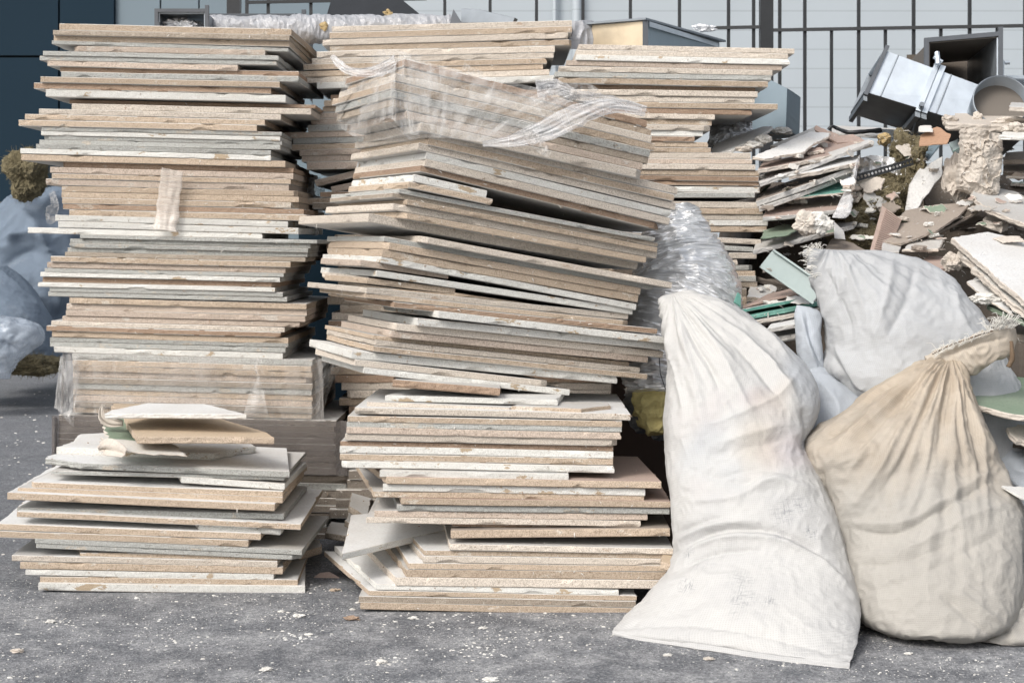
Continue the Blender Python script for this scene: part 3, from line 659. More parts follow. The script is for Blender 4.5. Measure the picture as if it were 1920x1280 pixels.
for k, (pts, wob_) in enumerate([([(185, 842, 4.03, 10), (200, 836, 4.03, 26), (216, 840, 4.0, 30), (236, 850, 3.99, 18)], 'left')]):
    o = ribbon('torn_paper', pts, 'plaster_white' if k else 'plaster', 6 + k, .005, 6, 26, thick=.0015, curl=.006)
    tag(o, 'curled flap of torn paper at the ' + wob_ + ' edge of the green scrap', 'torn paper')
o = ribbon('torn_paper', [(196, 758, 4.2, 4), (192, 768, 4.2, 9), (195, 782, 4.2, 14), (208, 790, 4.2, 20), (232, 793, 4.2, 10)], 'plaster', 9, .008, 8, 30, thick=.0015, curl=.006)
tag(o, 'small upright curl of torn paper beside the white offcut', 'torn paper')
slab('board_offcut', 'thin whitish board strip lying flat behind the white offcut', 'board', [(210, 762, 4.36), (300, 766, 4.34), (300, 757, 4.46), (212, 757, 4.46)], .012, ['edge_tan', 'face_tan', 'edge_tan'], 44)
slab('broken_board', 'broken board wedge poking out behind the front left stack near ground', 'board', [(560, 1036, 4.24), (602, 1024, 4.30), (600, 1014, 4.4), (570, 1006, 4.45), (530, 1020, 4.4)], .018, ['edge_tan', 'face_paper', 'edge_tan'], 45, rag=.003)
o = slab('board_chunk', 'reddish brown chunk standing on the ground between the two front stacks', 'board', [(581, 1091, 4.16), (640, 1094, 4.15), (636, 1080, 4.17), (618, 1071, 4.19), (600, 1073, 4.19), (584, 1082, 4.17)], .05, ['edge_brown', 'face_pinkbrown', 'edge_brown'], 46, rag=.002)

# ================================================================ CENTRE STACK, LOWER PART
DC = 3.83
CA = [(736,711,938,728,14,'brown',{'off':.05,'depth':.3,'rag':{0:.004,3:.006},'gap':1,'label':'crumbling brown fibre slab squeezed under the leaning boards, centre stack','name':'fibre_slab'}),
(722,741,1046,749,11,'white',{'off':.06,'face':WH,'depth':.3,'bl':.08,'br':.03,'gap':1,'label':'clean white topped board lying on the lower centre stack'}),
(688,753,960,764,13,'cream',{'off':.03,'depth':.34,'gap':1,'label':'cream board between two white topped boards, lower centre stack'}),
(665,764,1182,776,12,'cream',{'off':.0,'face':WH,'depth':.48,'bl':.015,'br':.0,'label':'widest white topped board capping the lower centre stack'})]
stack(CA, DC, 0, .45, 'lower centre stack', 'boards of the centre stack', 51)
slab('broken_board', 'small broken board with pointed right end on the lower centre stack', 'board', [(958, 762, 3.86), (1090, 767, 3.84), (1146, 759, 3.93), (1140, 755, 4.0), (990, 752, 3.98)], .014, ['edge_tan', 'face_paper', 'edge_tan'], 52, rag=.003)
CB = [(652,779,1166,789,11,'tan'),(650,791,1166,801,9,'grey'),(650,800,1165,811,13,'pink'),(647,813,1158,824,12,'cream'),(638,827,1150,836,9,'brown',{'off':.012}),(637,836,1150,847,13,'white'),
(637,850,1150,860,11,'tan'),(640,863,1152,873,13,'white')]
stack(CB, DC, 0, .48, 'middle of lower centre stack', 'boards of the centre stack', 53)
CC = [(712,881,1066,888,13,'white',{'off':0.0,'depth':.35,'bl':.04,'gap':1}),(724,894,1240,903,12,'tan',{'off':-.01,'face':'face_pinkbrown','depth':.46,'br':-.02,'bl':-.12}),(718,907,1210,916,13,'white'),(700,921,1208,929,9,'tan',{'bl':-.08}),
(752,934,1257,940,11,'tan',{'off':-.01,'face':'face_pinkbrown','bl':-.06}),(745,946,1255,952,9,'grey',{'bl':-.06}),(702,957,1214,964,11,'pink'),(687,969,1201,976,11,'cream'),(848,981,1129,988,9,'brown',{'off':.02}),
(845,994,1256,989,15,'tan',{'off':-.015,'face':'face_greybrown','depth':.48})]
stack(CC, DC - .02, 0, .46, 'below short white board, lower centre stack', 'boards of the centre stack', 54, chips=9)
slab('broken_board', 'white triangular board jutting diagonally out of the lower centre stack at left', 'board', [(641, 1038, 3.76), (848, 985, 4.06), (700, 962, 4.3), (658, 962, 4.28)], .014, ['edge_white', WH, 'paper_line'], 55, rag=.001, chips=4)
CD = [(843,1019,1262,1027,13,'cream',{'bl':-.04}),(795,1031,1262,1038,11,'tan',{'bl':-.10,'face':WH}),(793,1042,1262,1048,13,'cream',{'bl':-.10,'face':WH}),(766,1055,1262,1060,11,'tan',{'bl':-.08,'face':WH}),(762,1067,1262,1072,12,'tan',{'bl':-.10}),
(742,1081,1245,1087,13,'cream',{'bl':-.12,'face':WH}),(706,1094,1160,1105,12,'white',{'bl':-.14,'face':WH}),(692,1106,1194,1116,10,'tan',{'bl':-.15,'face':WH}),(673,1116,1192,1126,12,'dust'),(676,1128,1190,1139,13,'tan')]
stack(CD, 3.79, 0, .46, 'fanned out foot of centre stack', 'boards of the centre stack', 56, chips=9)

# ================================================================ CENTRE STACK, LEANING UPPER PART
YC = 21
CW = [(760 if i < 2 else 742 + (0, 0, 0, -6, -8, -6, 20, 48)[i], 0, 0, 0, 15.5, ['brown', 'tan', 'cream', 'tan', 'grey', 'dust', 'pink', 'cream'][i]) for i in range(8)]
R2 = [(1215, 0), (1224, 0), (1221, 0), (1227, 0), (1218, 0), (1217, 0), (1206, 0), (1207, 0)]
rows = []
for i, r in enumerate(CW):
    uR = R2[i][0]; a0, b0 = 106 + i * 16.3, 229 + i * 13.6      # heights at u=745 and u=1225
    s = (b0 - a0) / 480; rows.append((r[0], a0 + s * (r[0] - 745), uR, a0 + s * (uR - 745), 16.5, r[5]) + (({'chips': 14, 'rag': {1: .006, 0: .002}},) if i == 0 else ()))
stack(rows, 3.86, YC, .50, 'film-wrapped bundle topping leaning centre stack', 'boards in the film-wrapped bundle on top', 61, chips=7)
CE = [(804,244,1271,351.5,14,'cream'),(804,258,1268,366,14,'tan'),(785,267.5,1266,381,14,'cream'),(802,285,1261,395,14,'white'),(800,298,1257,409,14,'cream'),(790,309,1243,421,13,'brown',{'gap':1,'off':.008}),
(777,327,914,358,12,'white',{'depth':.45,'chips':9,'rag':{3:.004}}),(766,340,923,374,12,'tan',{'gap':1,'depth':.45}),(750,354,1229,446,8,'grey'),(738,361,1235,455,9,'dust'),(763,374,1232,464,10,'tan'),(738,381,1232,473,13,'cream'),(748,397,1210,482,11,'tan'),
(692,400,1195,490,17,'cream',{'yaw':25,'face':WH,'chips':9,'gap':1})]
stack(CE, 3.88, YC + 2, .52, 'under film bundle, leaning centre stack', 'boards of the centre stack', 62)
CF = [(790,442,1261,530,12,'cream'),(722,443,1226,535,8,'grey'),(720,453,1200,540,13,'tan'),(718,467,1197,553,12,'tan'),(715,480,1193,570,12,'white',{'gap':1}),(678,487,849,512,12,'pink',{'depth':.4,'yaw':20,'gap':1}),
(708,507,1188,579,12,'white',{'gap':1}),(690,521,855,541,11,'tan',{'depth':.4,'gap':1}),(680,538,1177,588,11,'cream')]
stack(CF, 3.88, YC, .50, 'middle of leaning centre stack', 'boards of the centre stack', 63)
CG = [(686,549,1185,602,11,'tan'),(740,566,1232,616,9,'brown',{'rough':.0015}),(823,583,1265,634,13,'white',{'chips':14,'off':-.006}),(783,596,1260,644,13,'white',{'chips':12}),(744,606,1243,658,12,'cream'),
(736,620,1215,668,11,'pink'),(700,628,1180,679,9,'tan',{'off':.01}),(705,637,1200,689,10,'cream'),(700,648,1212,701,9,'tan'),(659,657,1157,705,12,'white',{'face':WH,'yaw':18}),(665,673,1027,713,11,'cream',{'depth':.4}),(683,688,1068,730,12,'white',{'depth':.42})]
stack(CG, 3.88, YC - 2, .48, 'lower part of leaning centre stack', 'boards of the centre stack', 64)
slab('board_offcut', 'thin board jutting left out of the leaning centre stack, low down', 'board', [(604, 648, 4.25), (700, 668, 3.93), (720, 668, 4.1), (650, 645, 4.4)], .013, ['edge_cream', WH, WH], 65)
slab('board_offcut', 'board with bare fibre edge sticking out at left of leaning stack', 'board', [(604, 510, 4.3), (692, 516, 3.95), (720, 520, 4.1), (640, 508, 4.5)], .014, ['edge_cream', 'face_paper', 'edge_cream'], 66)
slab('board_offcut', 'narrow board end poking out left below the black wedge gap', 'board', [(616, 545, 4.28), (690, 552, 3.96), (720, 556, 4.1), (640, 545, 4.5)], .012, ['edge_tan', 'face_paper', 'edge_tan'], 67)
# film over the leaning bundle
o = sheet('stretch_film', [(640, 182, 4.34), (676, 154, 4.12), (736, 122, 3.85), (762, 110, 3.848), (950, 152, 3.88), (1120, 190, 3.93)],
          [(638, 240, 4.34), (672, 256, 4.12), (728, 222, 3.84), (768, 252, 3.838), (870, 262, 3.85), (935, 272, 3.87)], 'film_clear', 71, .0016, 260, 120, .9, .25, nsc=12, ridge=1.6)
tag(o, 'clear shrink film stretched over the left half of the leaning top bundle', 'plastic film')
o = sheet('stretch_film', [(640, 236, 4.34), (672, 256, 4.05), (722, 228, 3.835), (768, 262, 3.835)], [(668, 262, 4.30), (700, 262, 4.1), (760, 264, 3.95), (800, 256, 3.88)], 'film_clear', 72, .006, 70, 40, .5, .1)
tag(o, 'sagging film pocket under the left end of the top bundle', 'plastic film')
for i, (pts, lb) in enumerate([
    ([(905, 270, 3.85, 10), (960, 264, 3.85, 24), (1020, 246, 3.86, 40), (1070, 222, 3.87, 44), (1115, 205, 3.88, 34), (1160, 199, 3.91, 26), (1209, 209, 3.94, 20)], 'thick white twist of film running diagonally across the leaning bundle'),
    ([(1000, 205, 3.86, 46), (1040, 185, 3.87, 40), (1075, 172, 3.9, 30), (1105, 172, 3.92, 26), (1122, 186, 3.93, 22)], 'white loop of bunched film standing up on the leaning bundle'),
    ([(985, 240, 3.85, 20), (1004, 262, 3.85, 26), (1016, 278, 3.86, 22), (1030, 292, 3.86, 10)], 'short white film tail dangling below the diagonal twist'),
    ([(1005, 168, 3.88, 34), (1040, 164, 3.9, 30), (1080, 178, 3.91, 20), (1140, 190, 3.93, 22), (1200, 202, 3.95, 12)], 'whitish film edge lying along the top right of the bundle'),
    ([(624, 107, 4.2, 9), (636, 120, 4.15, 14), (652, 132, 4.1, 15), (680, 137, 4.05, 16), (712, 132, 3.98, 24), (745, 116, 3.9, 26)], 'white rolled film end curling up at the left of the bundle'),
    ([(655, 135, 4.12, 16), (650, 165, 4.16, 18), (640, 205, 4.25, 16), (640, 240, 4.3, 12)], 'narrow film band hanging down the left end of the bundle'),
    ([(700, 118, 4.05, 30), (720, 112, 4.0, 34), (745, 108, 3.95, 24), (790, 110, 3.95, 10)], 'see-through film flap behind the white rolled end'),
    ([(868, 124, 3.9, 14), (884, 132, 3.9, 10), (905, 138, 3.9, 6)], 'tiny film corner poking up above the bundle')]):
    o = ribbon('film_strand', pts, 'film_white' if i in (0, 3, 4) else 'film_clear', 80 + i, .0035, 22, 160); tag(o, lb, 'plastic film')

# ================================================================ MIDDLE BACK STACK
DM = 4.95
MA = [(622,50,1072,38,11,'cream',{'face':'face_tan'}),(618,61,1072,49,11,'tan'),(604,75,1065,61,10,'cream'),(618,85,1072,74,10,'tan'),(594,97,1040,86,11,'cream'),(585,110,1038,98,11,'cream'),(569,121,1025,109,11,'tan'),
(562,134,1018,119,11,'tan'),(575,145,1030,130,10,'cream'),(594,155,1052,141,12,'white',{'gap':1,'off':-.02})]
stack(MA, DM, 0, .56, 'top part of back middle stack', 'boards of the back middle stack', 91)
MBk = [(620,178,1070,166,10,'brown'),(608,189,1060,177,11,'tan'),(605,200,1055,190,11,'tan'),(585,212,1040,201,11,'pink'),(583,223,1035,212,11,'pink'),(577,235,1030,224,11,'grey'),(528,249,985,237,11,'pink'),(549,259,1000,248,11,'grey'),
(547,271,1000,259,11,'tan'),(562,282,1010,271,11,'pink'),(566,293,1020,282,11,'pink'),(575,304,1030,294,14,'pink',{'gap':1})]
stack(MBk, DM, 0, .56, 'shaded part of back middle stack', 'boards of the back middle stack', 92)
MC = [(590,338,700,312,12,'pink',{'gap':1}),(620,350,720,330,12,'pink',{'gap':1}),(600,360,1010,350,10,'brown',{'gap':1}),(568,372,990,362,12,'tan',{'gap':1}),(586,380,1000,375,12,'dust',{'gap':1})]
stack(MC, DM + .03, 0, .5, 'splayed boards of back middle stack', 'boards of the back middle stack', 93)
MD = [(620 + rr, 440 + i * 14.6, 1195 + rr, 440 + i * 14.6, 14, t) for i, (rr, t) in enumerate([(5, 'dust'), (-8, 'tan'), (2, 'dust'), (-10, 'grey'), (12, 'dust'), (30, 'brown'), (14, 'dust'), (0, 'tan'), (-6, 'dust'), (18, 'dust'), (2, 'cream'), (-4, 'brown'), (14, 'dust'), (6, 'tan'),
     (0, 'cream'), (4, 'dust'), (10, 'dust'), (0, 'tan'), (8, 'brown'), (20, 'cream'), (30, 'cream'), (16, 'tan'), (34, 'brown'), (40, 'dust'), (20, 'dust'), (44, 'cream')])]
MD = [m for m in MD if m[1] < 800]
stack(MD, DM, 0, .5, 'dark gap right of tall left stack', 'boards in the dark gap between the stacks', 94)
ME = [(690 - i * 9 + rr, 808 + i * 18.2, 1150, 808 + i * 18.2, 17.5, t) for i, (rr, t) in enumerate([(0, 'dirt_shade'), (8, 'dirt_shade'), (-3, 'dirt_shade'), (5, 'dirt_shade'), (0, 'dirt_shade'), (6, 'dirt_shade'), (-6, 'dirt_shade'), (3, 'dirt_shade'), (0, 'dirt_shade')])]
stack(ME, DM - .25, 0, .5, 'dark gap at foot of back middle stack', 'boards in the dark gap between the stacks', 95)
for i, (pts, lb) in enumerate([
    ([(646, 975, 4.5), (680, 988, 4.4), (720, 950, 4.7), (665, 930, 4.75)], 'slanting board half hidden in the low gap, upper one'),
    ([(610, 998, 4.45), (660, 1004, 4.40), (680, 985, 4.6), (620, 975, 4.65)], 'broken grey slab lying in the low gap between front stacks'),
    ([(655, 948, 4.52), (690, 965, 4.45), (700, 920, 4.8), (662, 905, 4.8)], 'dusty tilted board in the low gap, behind the slanting one')]):
    slab('broken_board', lb, 'board', pts, .016, ['edge_dust', 'face_paper', 'edge_dust'], 96 + i, rag=.003)

# ================================================================ RIGHT BACK STACK
DR = 4.75
RA = [(1085,83,1490,91,10,'cream'),(1080,93,1478,101,10,'cream'),(1080,103,1481,112,10,'white'),(1062,113,1466,123,10,'pink'),(1048,124,1448,132,10,'cream'),(1040,135,1446,142,10,'grey'),(1047,145,1440,152,10,'tan'),
(1048,157,1416,163,8,'brown',{'off':.03}),(1070,167,1420,172,11,'cream'),(1080,179,1415,183,11,'cream'),(1110,190,1458,195,10,'tan'),(1130,201,1410,206,10,'brown')]
stack(RA, DR, 0, .5, 'top part of back right stack', 'boards of the back right stack', 101)
RB = [(1140,212,1340,215,9,'cream'),(1150,222,1335,225,10,'tan'),(1150,233,1332,236,10,'cream'),(1150,244,1318,246,10,'white'),(1150,254,1302,256,10,'brown',{'rough':.002}),(1150,265,1328,267,9,'tan'),(1150,275,1333,277,9,'tan'),
(1150,286,1408,287,10,'cream'),(1150,297,1411,298,9,'pink'),(1160,307,1416,309,10,'cream'),(1165,317,1425,320,10,'tan'),(1170,328,1423,331,9,'brown'),(1175,338,1423,341,8,'brown',{'off':.012})]
stack(RB, DR, 0, .5, 'narrow upper middle of back right stack', 'boards of the back right stack', 102)
RC = [(1154,349,1424,351,11,'white'),(1150,361,1415,361,10,'grey',{'gap':1}),(1150,376,1422,379,11,'cream'),(1153,389,1430,391,10,'tan'),(1153,401,1446,403,10,'cream'),(1153,412,1440,413,9,'white'),(1153,422,1438,424,9,'tan'),
(1152,434,1427,449,10,'cream',{'gap':1}),(1155,449,1412,463,9,'grey',{'gap':1}),(1152,473,1418,474,10,'cream'),(1155,484,1383,486,10,'cream'),(1151,496,1412,497,9,'grey'),(1151,505,1416,508,10,'tan'),(1154,516,1417,517,10,'grey'),(1154,527,1420,528,10,'dust'),
(1150,538,1400,540,16,'dust'),(1151,556,1400,557,18,'tan'),(1155,575,1405,576,18,'dust')]
stack(RC, DR, 0, .5, 'lower part of back right stack', 'boards of the back right stack', 103)
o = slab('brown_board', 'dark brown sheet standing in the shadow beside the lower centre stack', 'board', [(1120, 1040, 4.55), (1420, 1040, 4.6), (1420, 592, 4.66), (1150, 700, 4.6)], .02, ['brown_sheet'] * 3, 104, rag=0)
# ================================================================ FOIL DUCT
def tube(name, rows, mats, nr=110, nc=64, ring=.0, rp=26, seed=0, amp=.004, parent=None, cap=True, sc=28):
    S = interp(rows, nr); C = [P(*s[:3]) for s in S]; V = []
    for i, c in enumerate(C):
        tg = (C[min(i + 1, nr - 1)] - C[max(i - 1, 0)]).normalized(); x = tg.cross(Vector((0, 1, 0))).normalized(); y = tg.cross(x); r = S[i][3] / F * S[i][2]
        for j in range(nc):
            a = 2 * math.pi * j / nc; n_ = x * math.cos(a) + y * math.sin(a); p = c + n_ * r
            q = noise.noise(p * sc + Vector((seed, 0, 0))); w = noise.noise(p * sc * .35)
            rg_ = noise.noise(Vector((i / nr * rp * 1.6 + .7 * w, math.cos(a) * 1.6 + seed, math.sin(a) * 1.6))); f = r + ring * (1 - 3.2 * abs(rg_)) * 1.6 + ring * (abs(math.sin(i / nr * math.pi * rp + 2.2 * w + .5 * math.cos(a))) - .5) + amp * (1 - 3 * abs(q)) + amp * 1.5 * w
            V.append(c + n_ * f)
    fc = [(i * nc + j, i * nc + (j + 1) % nc, (i + 1) * nc + (j + 1) % nc, (i + 1) * nc + j) for i in range(nr - 1) for j in range(nc)]
    if cap: fc += [tuple(range(nc))[::-1], tuple((nr - 1) * nc + j for j in range(nc))]
    return put(name, V, fc, mats, parent, False if amp > .003 else True)
dct = empty('foil_duct', P(1235, 800, 4.2)); tag(dct, 'silver foil flexible duct standing between the centre stack and white sack', 'duct')
tube('foil_hose', [(1262, 396, 4.50, 40), (1268, 440, 4.48, 62), (1276, 490, 4.46, 86), (1284, 550, 4.42, 102), (1272, 600, 4.38, 104), (1250, 650, 4.34, 86), (1234, 700, 4.3, 64), (1230, 745, 4.28, 50)], 'foil_rings', 320, 120, .0045, 46, 3, .0034, dct)
tube('insulation', [(1230, 735, 4.28, 44), (1230, 765, 4.27, 45), (1238, 795, 4.26, 30), (1248, 812, 4.26, 8)], 'yellow_wool', 40, 50, 0, 2, 5, .008, dct)
tube('torn_liner', [(1232, 745, 4.31, 54), (1232, 775, 4.31, 54), (1242, 805, 4.31, 28), (1250, 822, 4.31, 4)], 'galv_dark', 40, 50, .002, 9, 8, .008, dct)
MB().bar(P(1234, 640, 4.1), P(1238, 700, 4.1), .0012, 5).bar(P(1238, 700, 4.1), P(1252, 742, 4.12), .0012, 5).put('wire', 'black_paint', dct)

# ================================================================ SACKS
b1 = [(1251,553,4.03,1272,549,4.03,.010),(1240,562,4.01,1298,552,4.02,.028),(1245,590,3.98,1362,577,4.0,.06),(1254,630,3.95,1436,622,3.98,.095),(1262,672,3.93,1490,668,3.95,.12),(1259,715,3.91,1523,712,3.92,.14),(1251,755,3.89,1531,752,3.9,.155),(1247,795,3.87,1524,790,3.88,.16),
      (1250,845,3.86,1514,830,3.85,.165),(1254,890,3.84,1530,870,3.8,.165),(1258,940,3.82,1560,925,3.75,.16),(1264,990,3.80,1581,980,3.7,.155),(1268,1030,3.79,1591,1035,3.65,.155),(1262,1068,3.77,1598,1080,3.6,.165),(1226,1110,3.73,1604,1125,3.54,.165),
      (1185,1146,3.68,1607,1170,3.46,.135),(1160,1172,3.62,1604,1210,3.38,.075),(1150,1186,3.58,1594,1240,3.31,.018),(1151,1191,3.565,1590,1250,3.29,.005)]
st1 = [([(1500,690),(1460,740),(1380,780),(1310,800)],6,.006),([(1330,900),(1420,880),(1520,905)],6,-.006),([(1290,940),(1380,930),(1440,900),(1500,890)],6,.006),([(1262,560),(1290,640),(1320,760)],9,.010),([(1268,560),(1340,650),(1400,760),(1420,800)],10,.012),([(1275,560),(1400,640),(1480,730),(1512,780)],8,.012),([(1285,560),(1420,620),(1490,690)],7,.010),([(1255,600),(1275,700),(1285,790)],8,.010),
       ([(1272,590),(1330,690),(1362,770)],6,-.009),([(1290,585),(1400,670),(1470,760)],7,-.010),([(1262,1052),(1330,1012),(1430,1004),(1500,1030),(1560,1070),(1600,1120)],7,.013),([(1265,1036),(1340,998),(1440,994),(1520,1025),(1570,1075)],7,-.015),
       ([(1262,1018),(1330,985),(1420,975)],6,.010),([(1262,1002),(1320,980),(1370,968)],5,-.008),([(1270,1072),(1340,1040),(1440,1030)],6,-.008),([(1340,835),(1400,815),(1480,795)],12,.008),([(1330,855),(1400,840),(1490,820)],14,-.005),([(1500,760),(1516,800),(1508,850)],9,-.014),
       ([(1390,920),(1450,900),(1540,930)],12,.010),([(1300,880),(1390,905),(1440,895)],14,-.010),([(1400,1150),(1440,1180)],9,.006),([(1160,1180),(1300,1170),(1450,1195),(1590,1235)],9,-.007),([(1200,1120),(1300,1090),(1420,1080)],26,.012)]
ZZ = 0
sk = empty('sack', P(1400, 1250, 3.4)); sk.location.z = 0
tag(sk, 'tall bright white woven sack of debris leaning in front of the foil duct', 'sack')
loft('sack_body', b1, 'cloth_white', st1, 3, 280, 340, .85, .0065, 6, (1258, 548, 4.2, .012, 60, 330), sk, crinkle=.0011)
o = sheet('bottom_hem', [(1148, 1181, 3.585), (1300, 1203, 3.46), (1450, 1226, 3.37), (1594, 1240, 3.305)], [(1150, 1192, 3.562), (1300, 1214, 3.445), (1450, 1236, 3.355), (1592, 1252, 3.288)], 'cloth_white', 4, .003, 120, 6, .5, .01, .002, sk, 20)
def threads(name, pts, parent, n, ln, seed, mat='thread', r=.0007, droop=.3, up=1):
    rg = random.Random(seed); S = interp(pts, n); mb = MB()
    for s in S:
        a = P(s[0] + rg.uniform(-3, 3), s[1] + rg.uniform(-3, 3), s[2]); l = ln * rg.uniform(.4, 1.2); dx = rg.uniform(-.8, .8)
        b_ = a + Vector((dx * l, rg.uniform(-.5, .1) * l, up * l * rg.uniform(.5, 1))); c_ = b_ + Vector((dx * l * .7, 0, -droop * l * rg.random()))
        mb.bar(a, b_, r, 4).bar(b_, c_, r * .8, 4)
    return mb.put(name, mat, parent)
threads('loose_threads', [(1152, 1190, 3.56), (1160, 1200, 3.55), (1165, 1204, 3.55)], sk, 6, .02, 4, up=-.6)

b2 = [(1762,672,3.92,1800,664,3.92,.030),(1735,680,3.90,1802,676,3.90,.045),(1690,700,3.88,1804,700,3.88,.07),(1645,730,3.86,1812,725,3.86,.10),(1595,768,3.84,1826,757,3.84,.12),(1545,805,3.82,1840,792,3.82,.14),(1514,835,3.80,1850,830,3.80,.15),(1520,875,3.79,1864,870,3.79,.16),
      (1538,920,3.77,1882,905,3.76,.17),(1555,965,3.75,1906,945,3.73,.18),(1570,1010,3.73,1914,985,3.70,.19),(1580,1060,3.70,1908,1030,3.67,.20),(1590,1105,3.67,1908,1080,3.64,.20),(1600,1140,3.64,1900,1125,3.62,.20),(1620,1162,3.62,1885,1150,3.61,.19),(1660,1176,3.61,1860,1170,3.60,.15)]
st2 = [([(1770,675),(1700,780),(1640,900),(1590,960)],8,.016),([(1780,675),(1730,790),(1680,880),(1620,960)],9,-.014),([(1785,680),(1745,770),(1690,900)],7,.014),([(1790,690),(1770,800),(1740,880)],8,-.012),([(1795,690),(1785,800),(1800,900)],8,.012),([(1798,700),(1830,790),(1860,870)],8,.014),([(1798,700),(1815,790),(1830,880)],7,-.012),
       ([(1745,680),(1650,770),(1560,850)],9,.014),([(1740,690),(1660,790),(1590,870)],9,-.012),([(1545,860),(1548,920),(1565,990)],8,-.012),([(1590,990),(1680,1000),(1760,960),(1870,900)],7,-.016),([(1590,975),(1690,982),(1770,940),(1870,880)],8,.014),([(1610,1040),(1700,1030),(1800,980),(1900,940)],9,.012),([(1600,1060),(1700,1052),(1800,1010)],8,-.012),
       ([(1620,1110),(1700,1090),(1800,1040),(1890,990)],10,-.010),([(1870,880),(1890,930),(1905,960)],6,.012),([(1760,1110),(1830,1170),(1870,1200)],8,-.014),([(1780,1100),(1850,1150),(1890,1180)],8,.012),([(1600,1180),(1700,1205),(1800,1200)],8,-.008)]
st2 = [(p, w * 1.1, h * .62) for (p, w, h) in st2]
sk = empty('sack', P(1740, 1225, 3.45)); sk.location.z = 0
tag(sk, 'dirty cream woven sack with a tied frayed neck at right', 'sack')
loft('sack_body', b2, 'cloth_cream', st2, 8, 280, 340, .85, .008, 6, ([(s) for s in (1785, 660, 4.6, .015, 60, 520)]), sk, crinkle=.0014)
loft('tied_neck', [(1735,670,3.90,1750,700,3.90,.018),(1768,655,3.885,1800,706,3.885,.026),(1800,640,3.87,1826,698,3.87,.026),(1832,627,3.86,1850,686,3.86,.022),(1864,616,3.86,1878,672,3.86,.018),(1890,611,3.87,1898,660,3.87,.012),(1904,616,3.88,1906,642,3.88,.005)], 'cloth_neck',
     [([(1760,672),(1820,648),(1895,632)],5,-.010),([(1770,660),(1830,636),(1890,620)],4,.008)], 9, 90, 90, .9, .008, 16, None, sk, fine=0, crinkle=.003)
threads('frayed_edge', [(1752, 668, 3.86), (1780, 654, 3.85), (1810, 643, 3.84), (1850, 625, 3.83), (1880, 614, 3.84), (1900, 614, 3.85)], sk, 110, .020, 5)
threads('frayed_edge', [(1850, 618, 3.84), (1875, 610, 3.84), (1898, 612, 3.85)], sk, 60, .030, 6)
tube('tie_cord', [(1896, 640, 3.84, 3), (1898, 660, 3.83, 4), (1897, 675, 3.83, 4.5), (1890, 688, 3.83, 4)], 'cord', 24, 10, .0005, 20, 1, .0008, sk)
tube('stitching', [(1748, 664, 3.862, 1.2), (1780, 648, 3.85, 1.2), (1830, 630, 3.832, 1.2), (1862, 620, 3.832, 1.2)], 'cord', 40, 6, 0, 2, 1, .0005, sk)

b3 = [(1516,468,4.12,1660,472,4.14,.012),(1518,480,4.12,1765,512,4.14,.05),(1530,515,4.11,1800,550,4.13,.09),(1545,560,4.10,1828,590,4.12,.12),(1556,605,4.08,1856,630,4.11,.14),(1558,650,4.07,1880,680,4.10,.15),(1545,690,4.06,1905,720,4.08,.15),(1575,725,4.05,1915,760,4.07,.15),(1600,765,4.04,1915,800,4.06,.15),(1600,900,4.05,1915,920,4.06,.15),(1600,1050,4.05,1915,1060,4.06,.15)]
st3 = [([(1540,490),(1580,570),(1600,640)],10,-.014),([(1525,490),(1550,560),(1570,620)],8,.012),([(1600,480),(1560,600)],10,.008),([(1672,490),(1660,560),(1640,640)],8,.010),([(1715,500),(1700,560),(1660,640)],6,-.009),([(1570,640),(1590,700),(1640,745)],10,.014),([(1560,660),(1600,730)],8,-.012),([(1640,520),(1650,600),(1700,700)],14,.008),([(1780,530),(1800,600),(1850,660)],9,.010)]
sk = empty('sack', P(1700, 1060, 4.1)); sk.location.z = 0
tag(sk, 'grey-white sack behind the cream one, frayed at its upper left corner', 'sack')
loft('sack_body', b3, 'cloth_greywhite', st3, 14, 220, 260, .8, .008, 6, (1560, 450, 3.0, .009, 60, 400), sk, crinkle=.0012)
threads('frayed_edge', [(1518, 466, 4.07), (1514, 480, 4.07), (1516, 505, 4.07), (1526, 520, 4.07)], sk, 70, .020, 7, up=.2, droop=.2)
threads('frayed_edge', [(1516, 468, 4.07), (1530, 464, 4.07), (1540, 466, 4.07)], sk, 30, .014, 17)
b3b = [(1512,685,4.06,1556,694,4.08,.03),(1508,710,4.05,1600,726,4.07,.07),(1505,750,4.03,1650,765,4.05,.09),(1500,800,4.0,1650,810,4.02,.10),(1500,870,3.98,1650,880,4.0,.1),(1500,1060,3.98,1650,1070,4.0,.1)]
o = loft('sack', b3b, 'cloth_bluewhite', [([(1520,700),(1570,760),(1560,820)],10,.01)], 17, 90, 120, .85, .008, 8); tag(o, 'bluish white sack wedged between the white sack and cream sack', 'sack')
b4 = [(1844,818,3.98,1990,850,4.02,.04),(1856,850,3.96,2010,880,4.0,.09),(1868,890,3.95,2020,910,4.0,.12),(1878,950,3.94,2030,950,3.98,.14),(1882,1010,3.93,2035,1010,3.97,.15),(1890,1060,3.92,2035,1060,3.96,.15),(1900,1090,3.92,2030,1090,3.95,.12)]
o = loft('sack', b4, 'cloth_bluewhite', [([(1860,840),(1900,900),(1930,920)],7,.014),([(1880,930),(1900,970),(1925,1000)],8,-.012),([(1890,1000),(1915,1060)],9,.01)], 19, 110, 130, .85, .012, 9); tag(o, 'bluish white sack cut by the right picture edge, below the green board', 'sack')
b5 = [(1905,1118,3.55,2000,1100,3.6,.02),(1870,1150,3.54,2010,1140,3.58,.05),(1838,1180,3.52,2010,1180,3.56,.07),(1825,1196,3.51,1990,1200,3.54,.05)]
o = loft('empty_sack', b5, 'cloth_cream', [([(1850,1190),(1900,1160),(1930,1130)],7,.014),([(1840,1200),(1900,1180)],5,-.01)], 23, 70, 90, .9, .012, 14); tag(o, 'crumpled cream sack end lying on the ground at the lower right', 'sack')
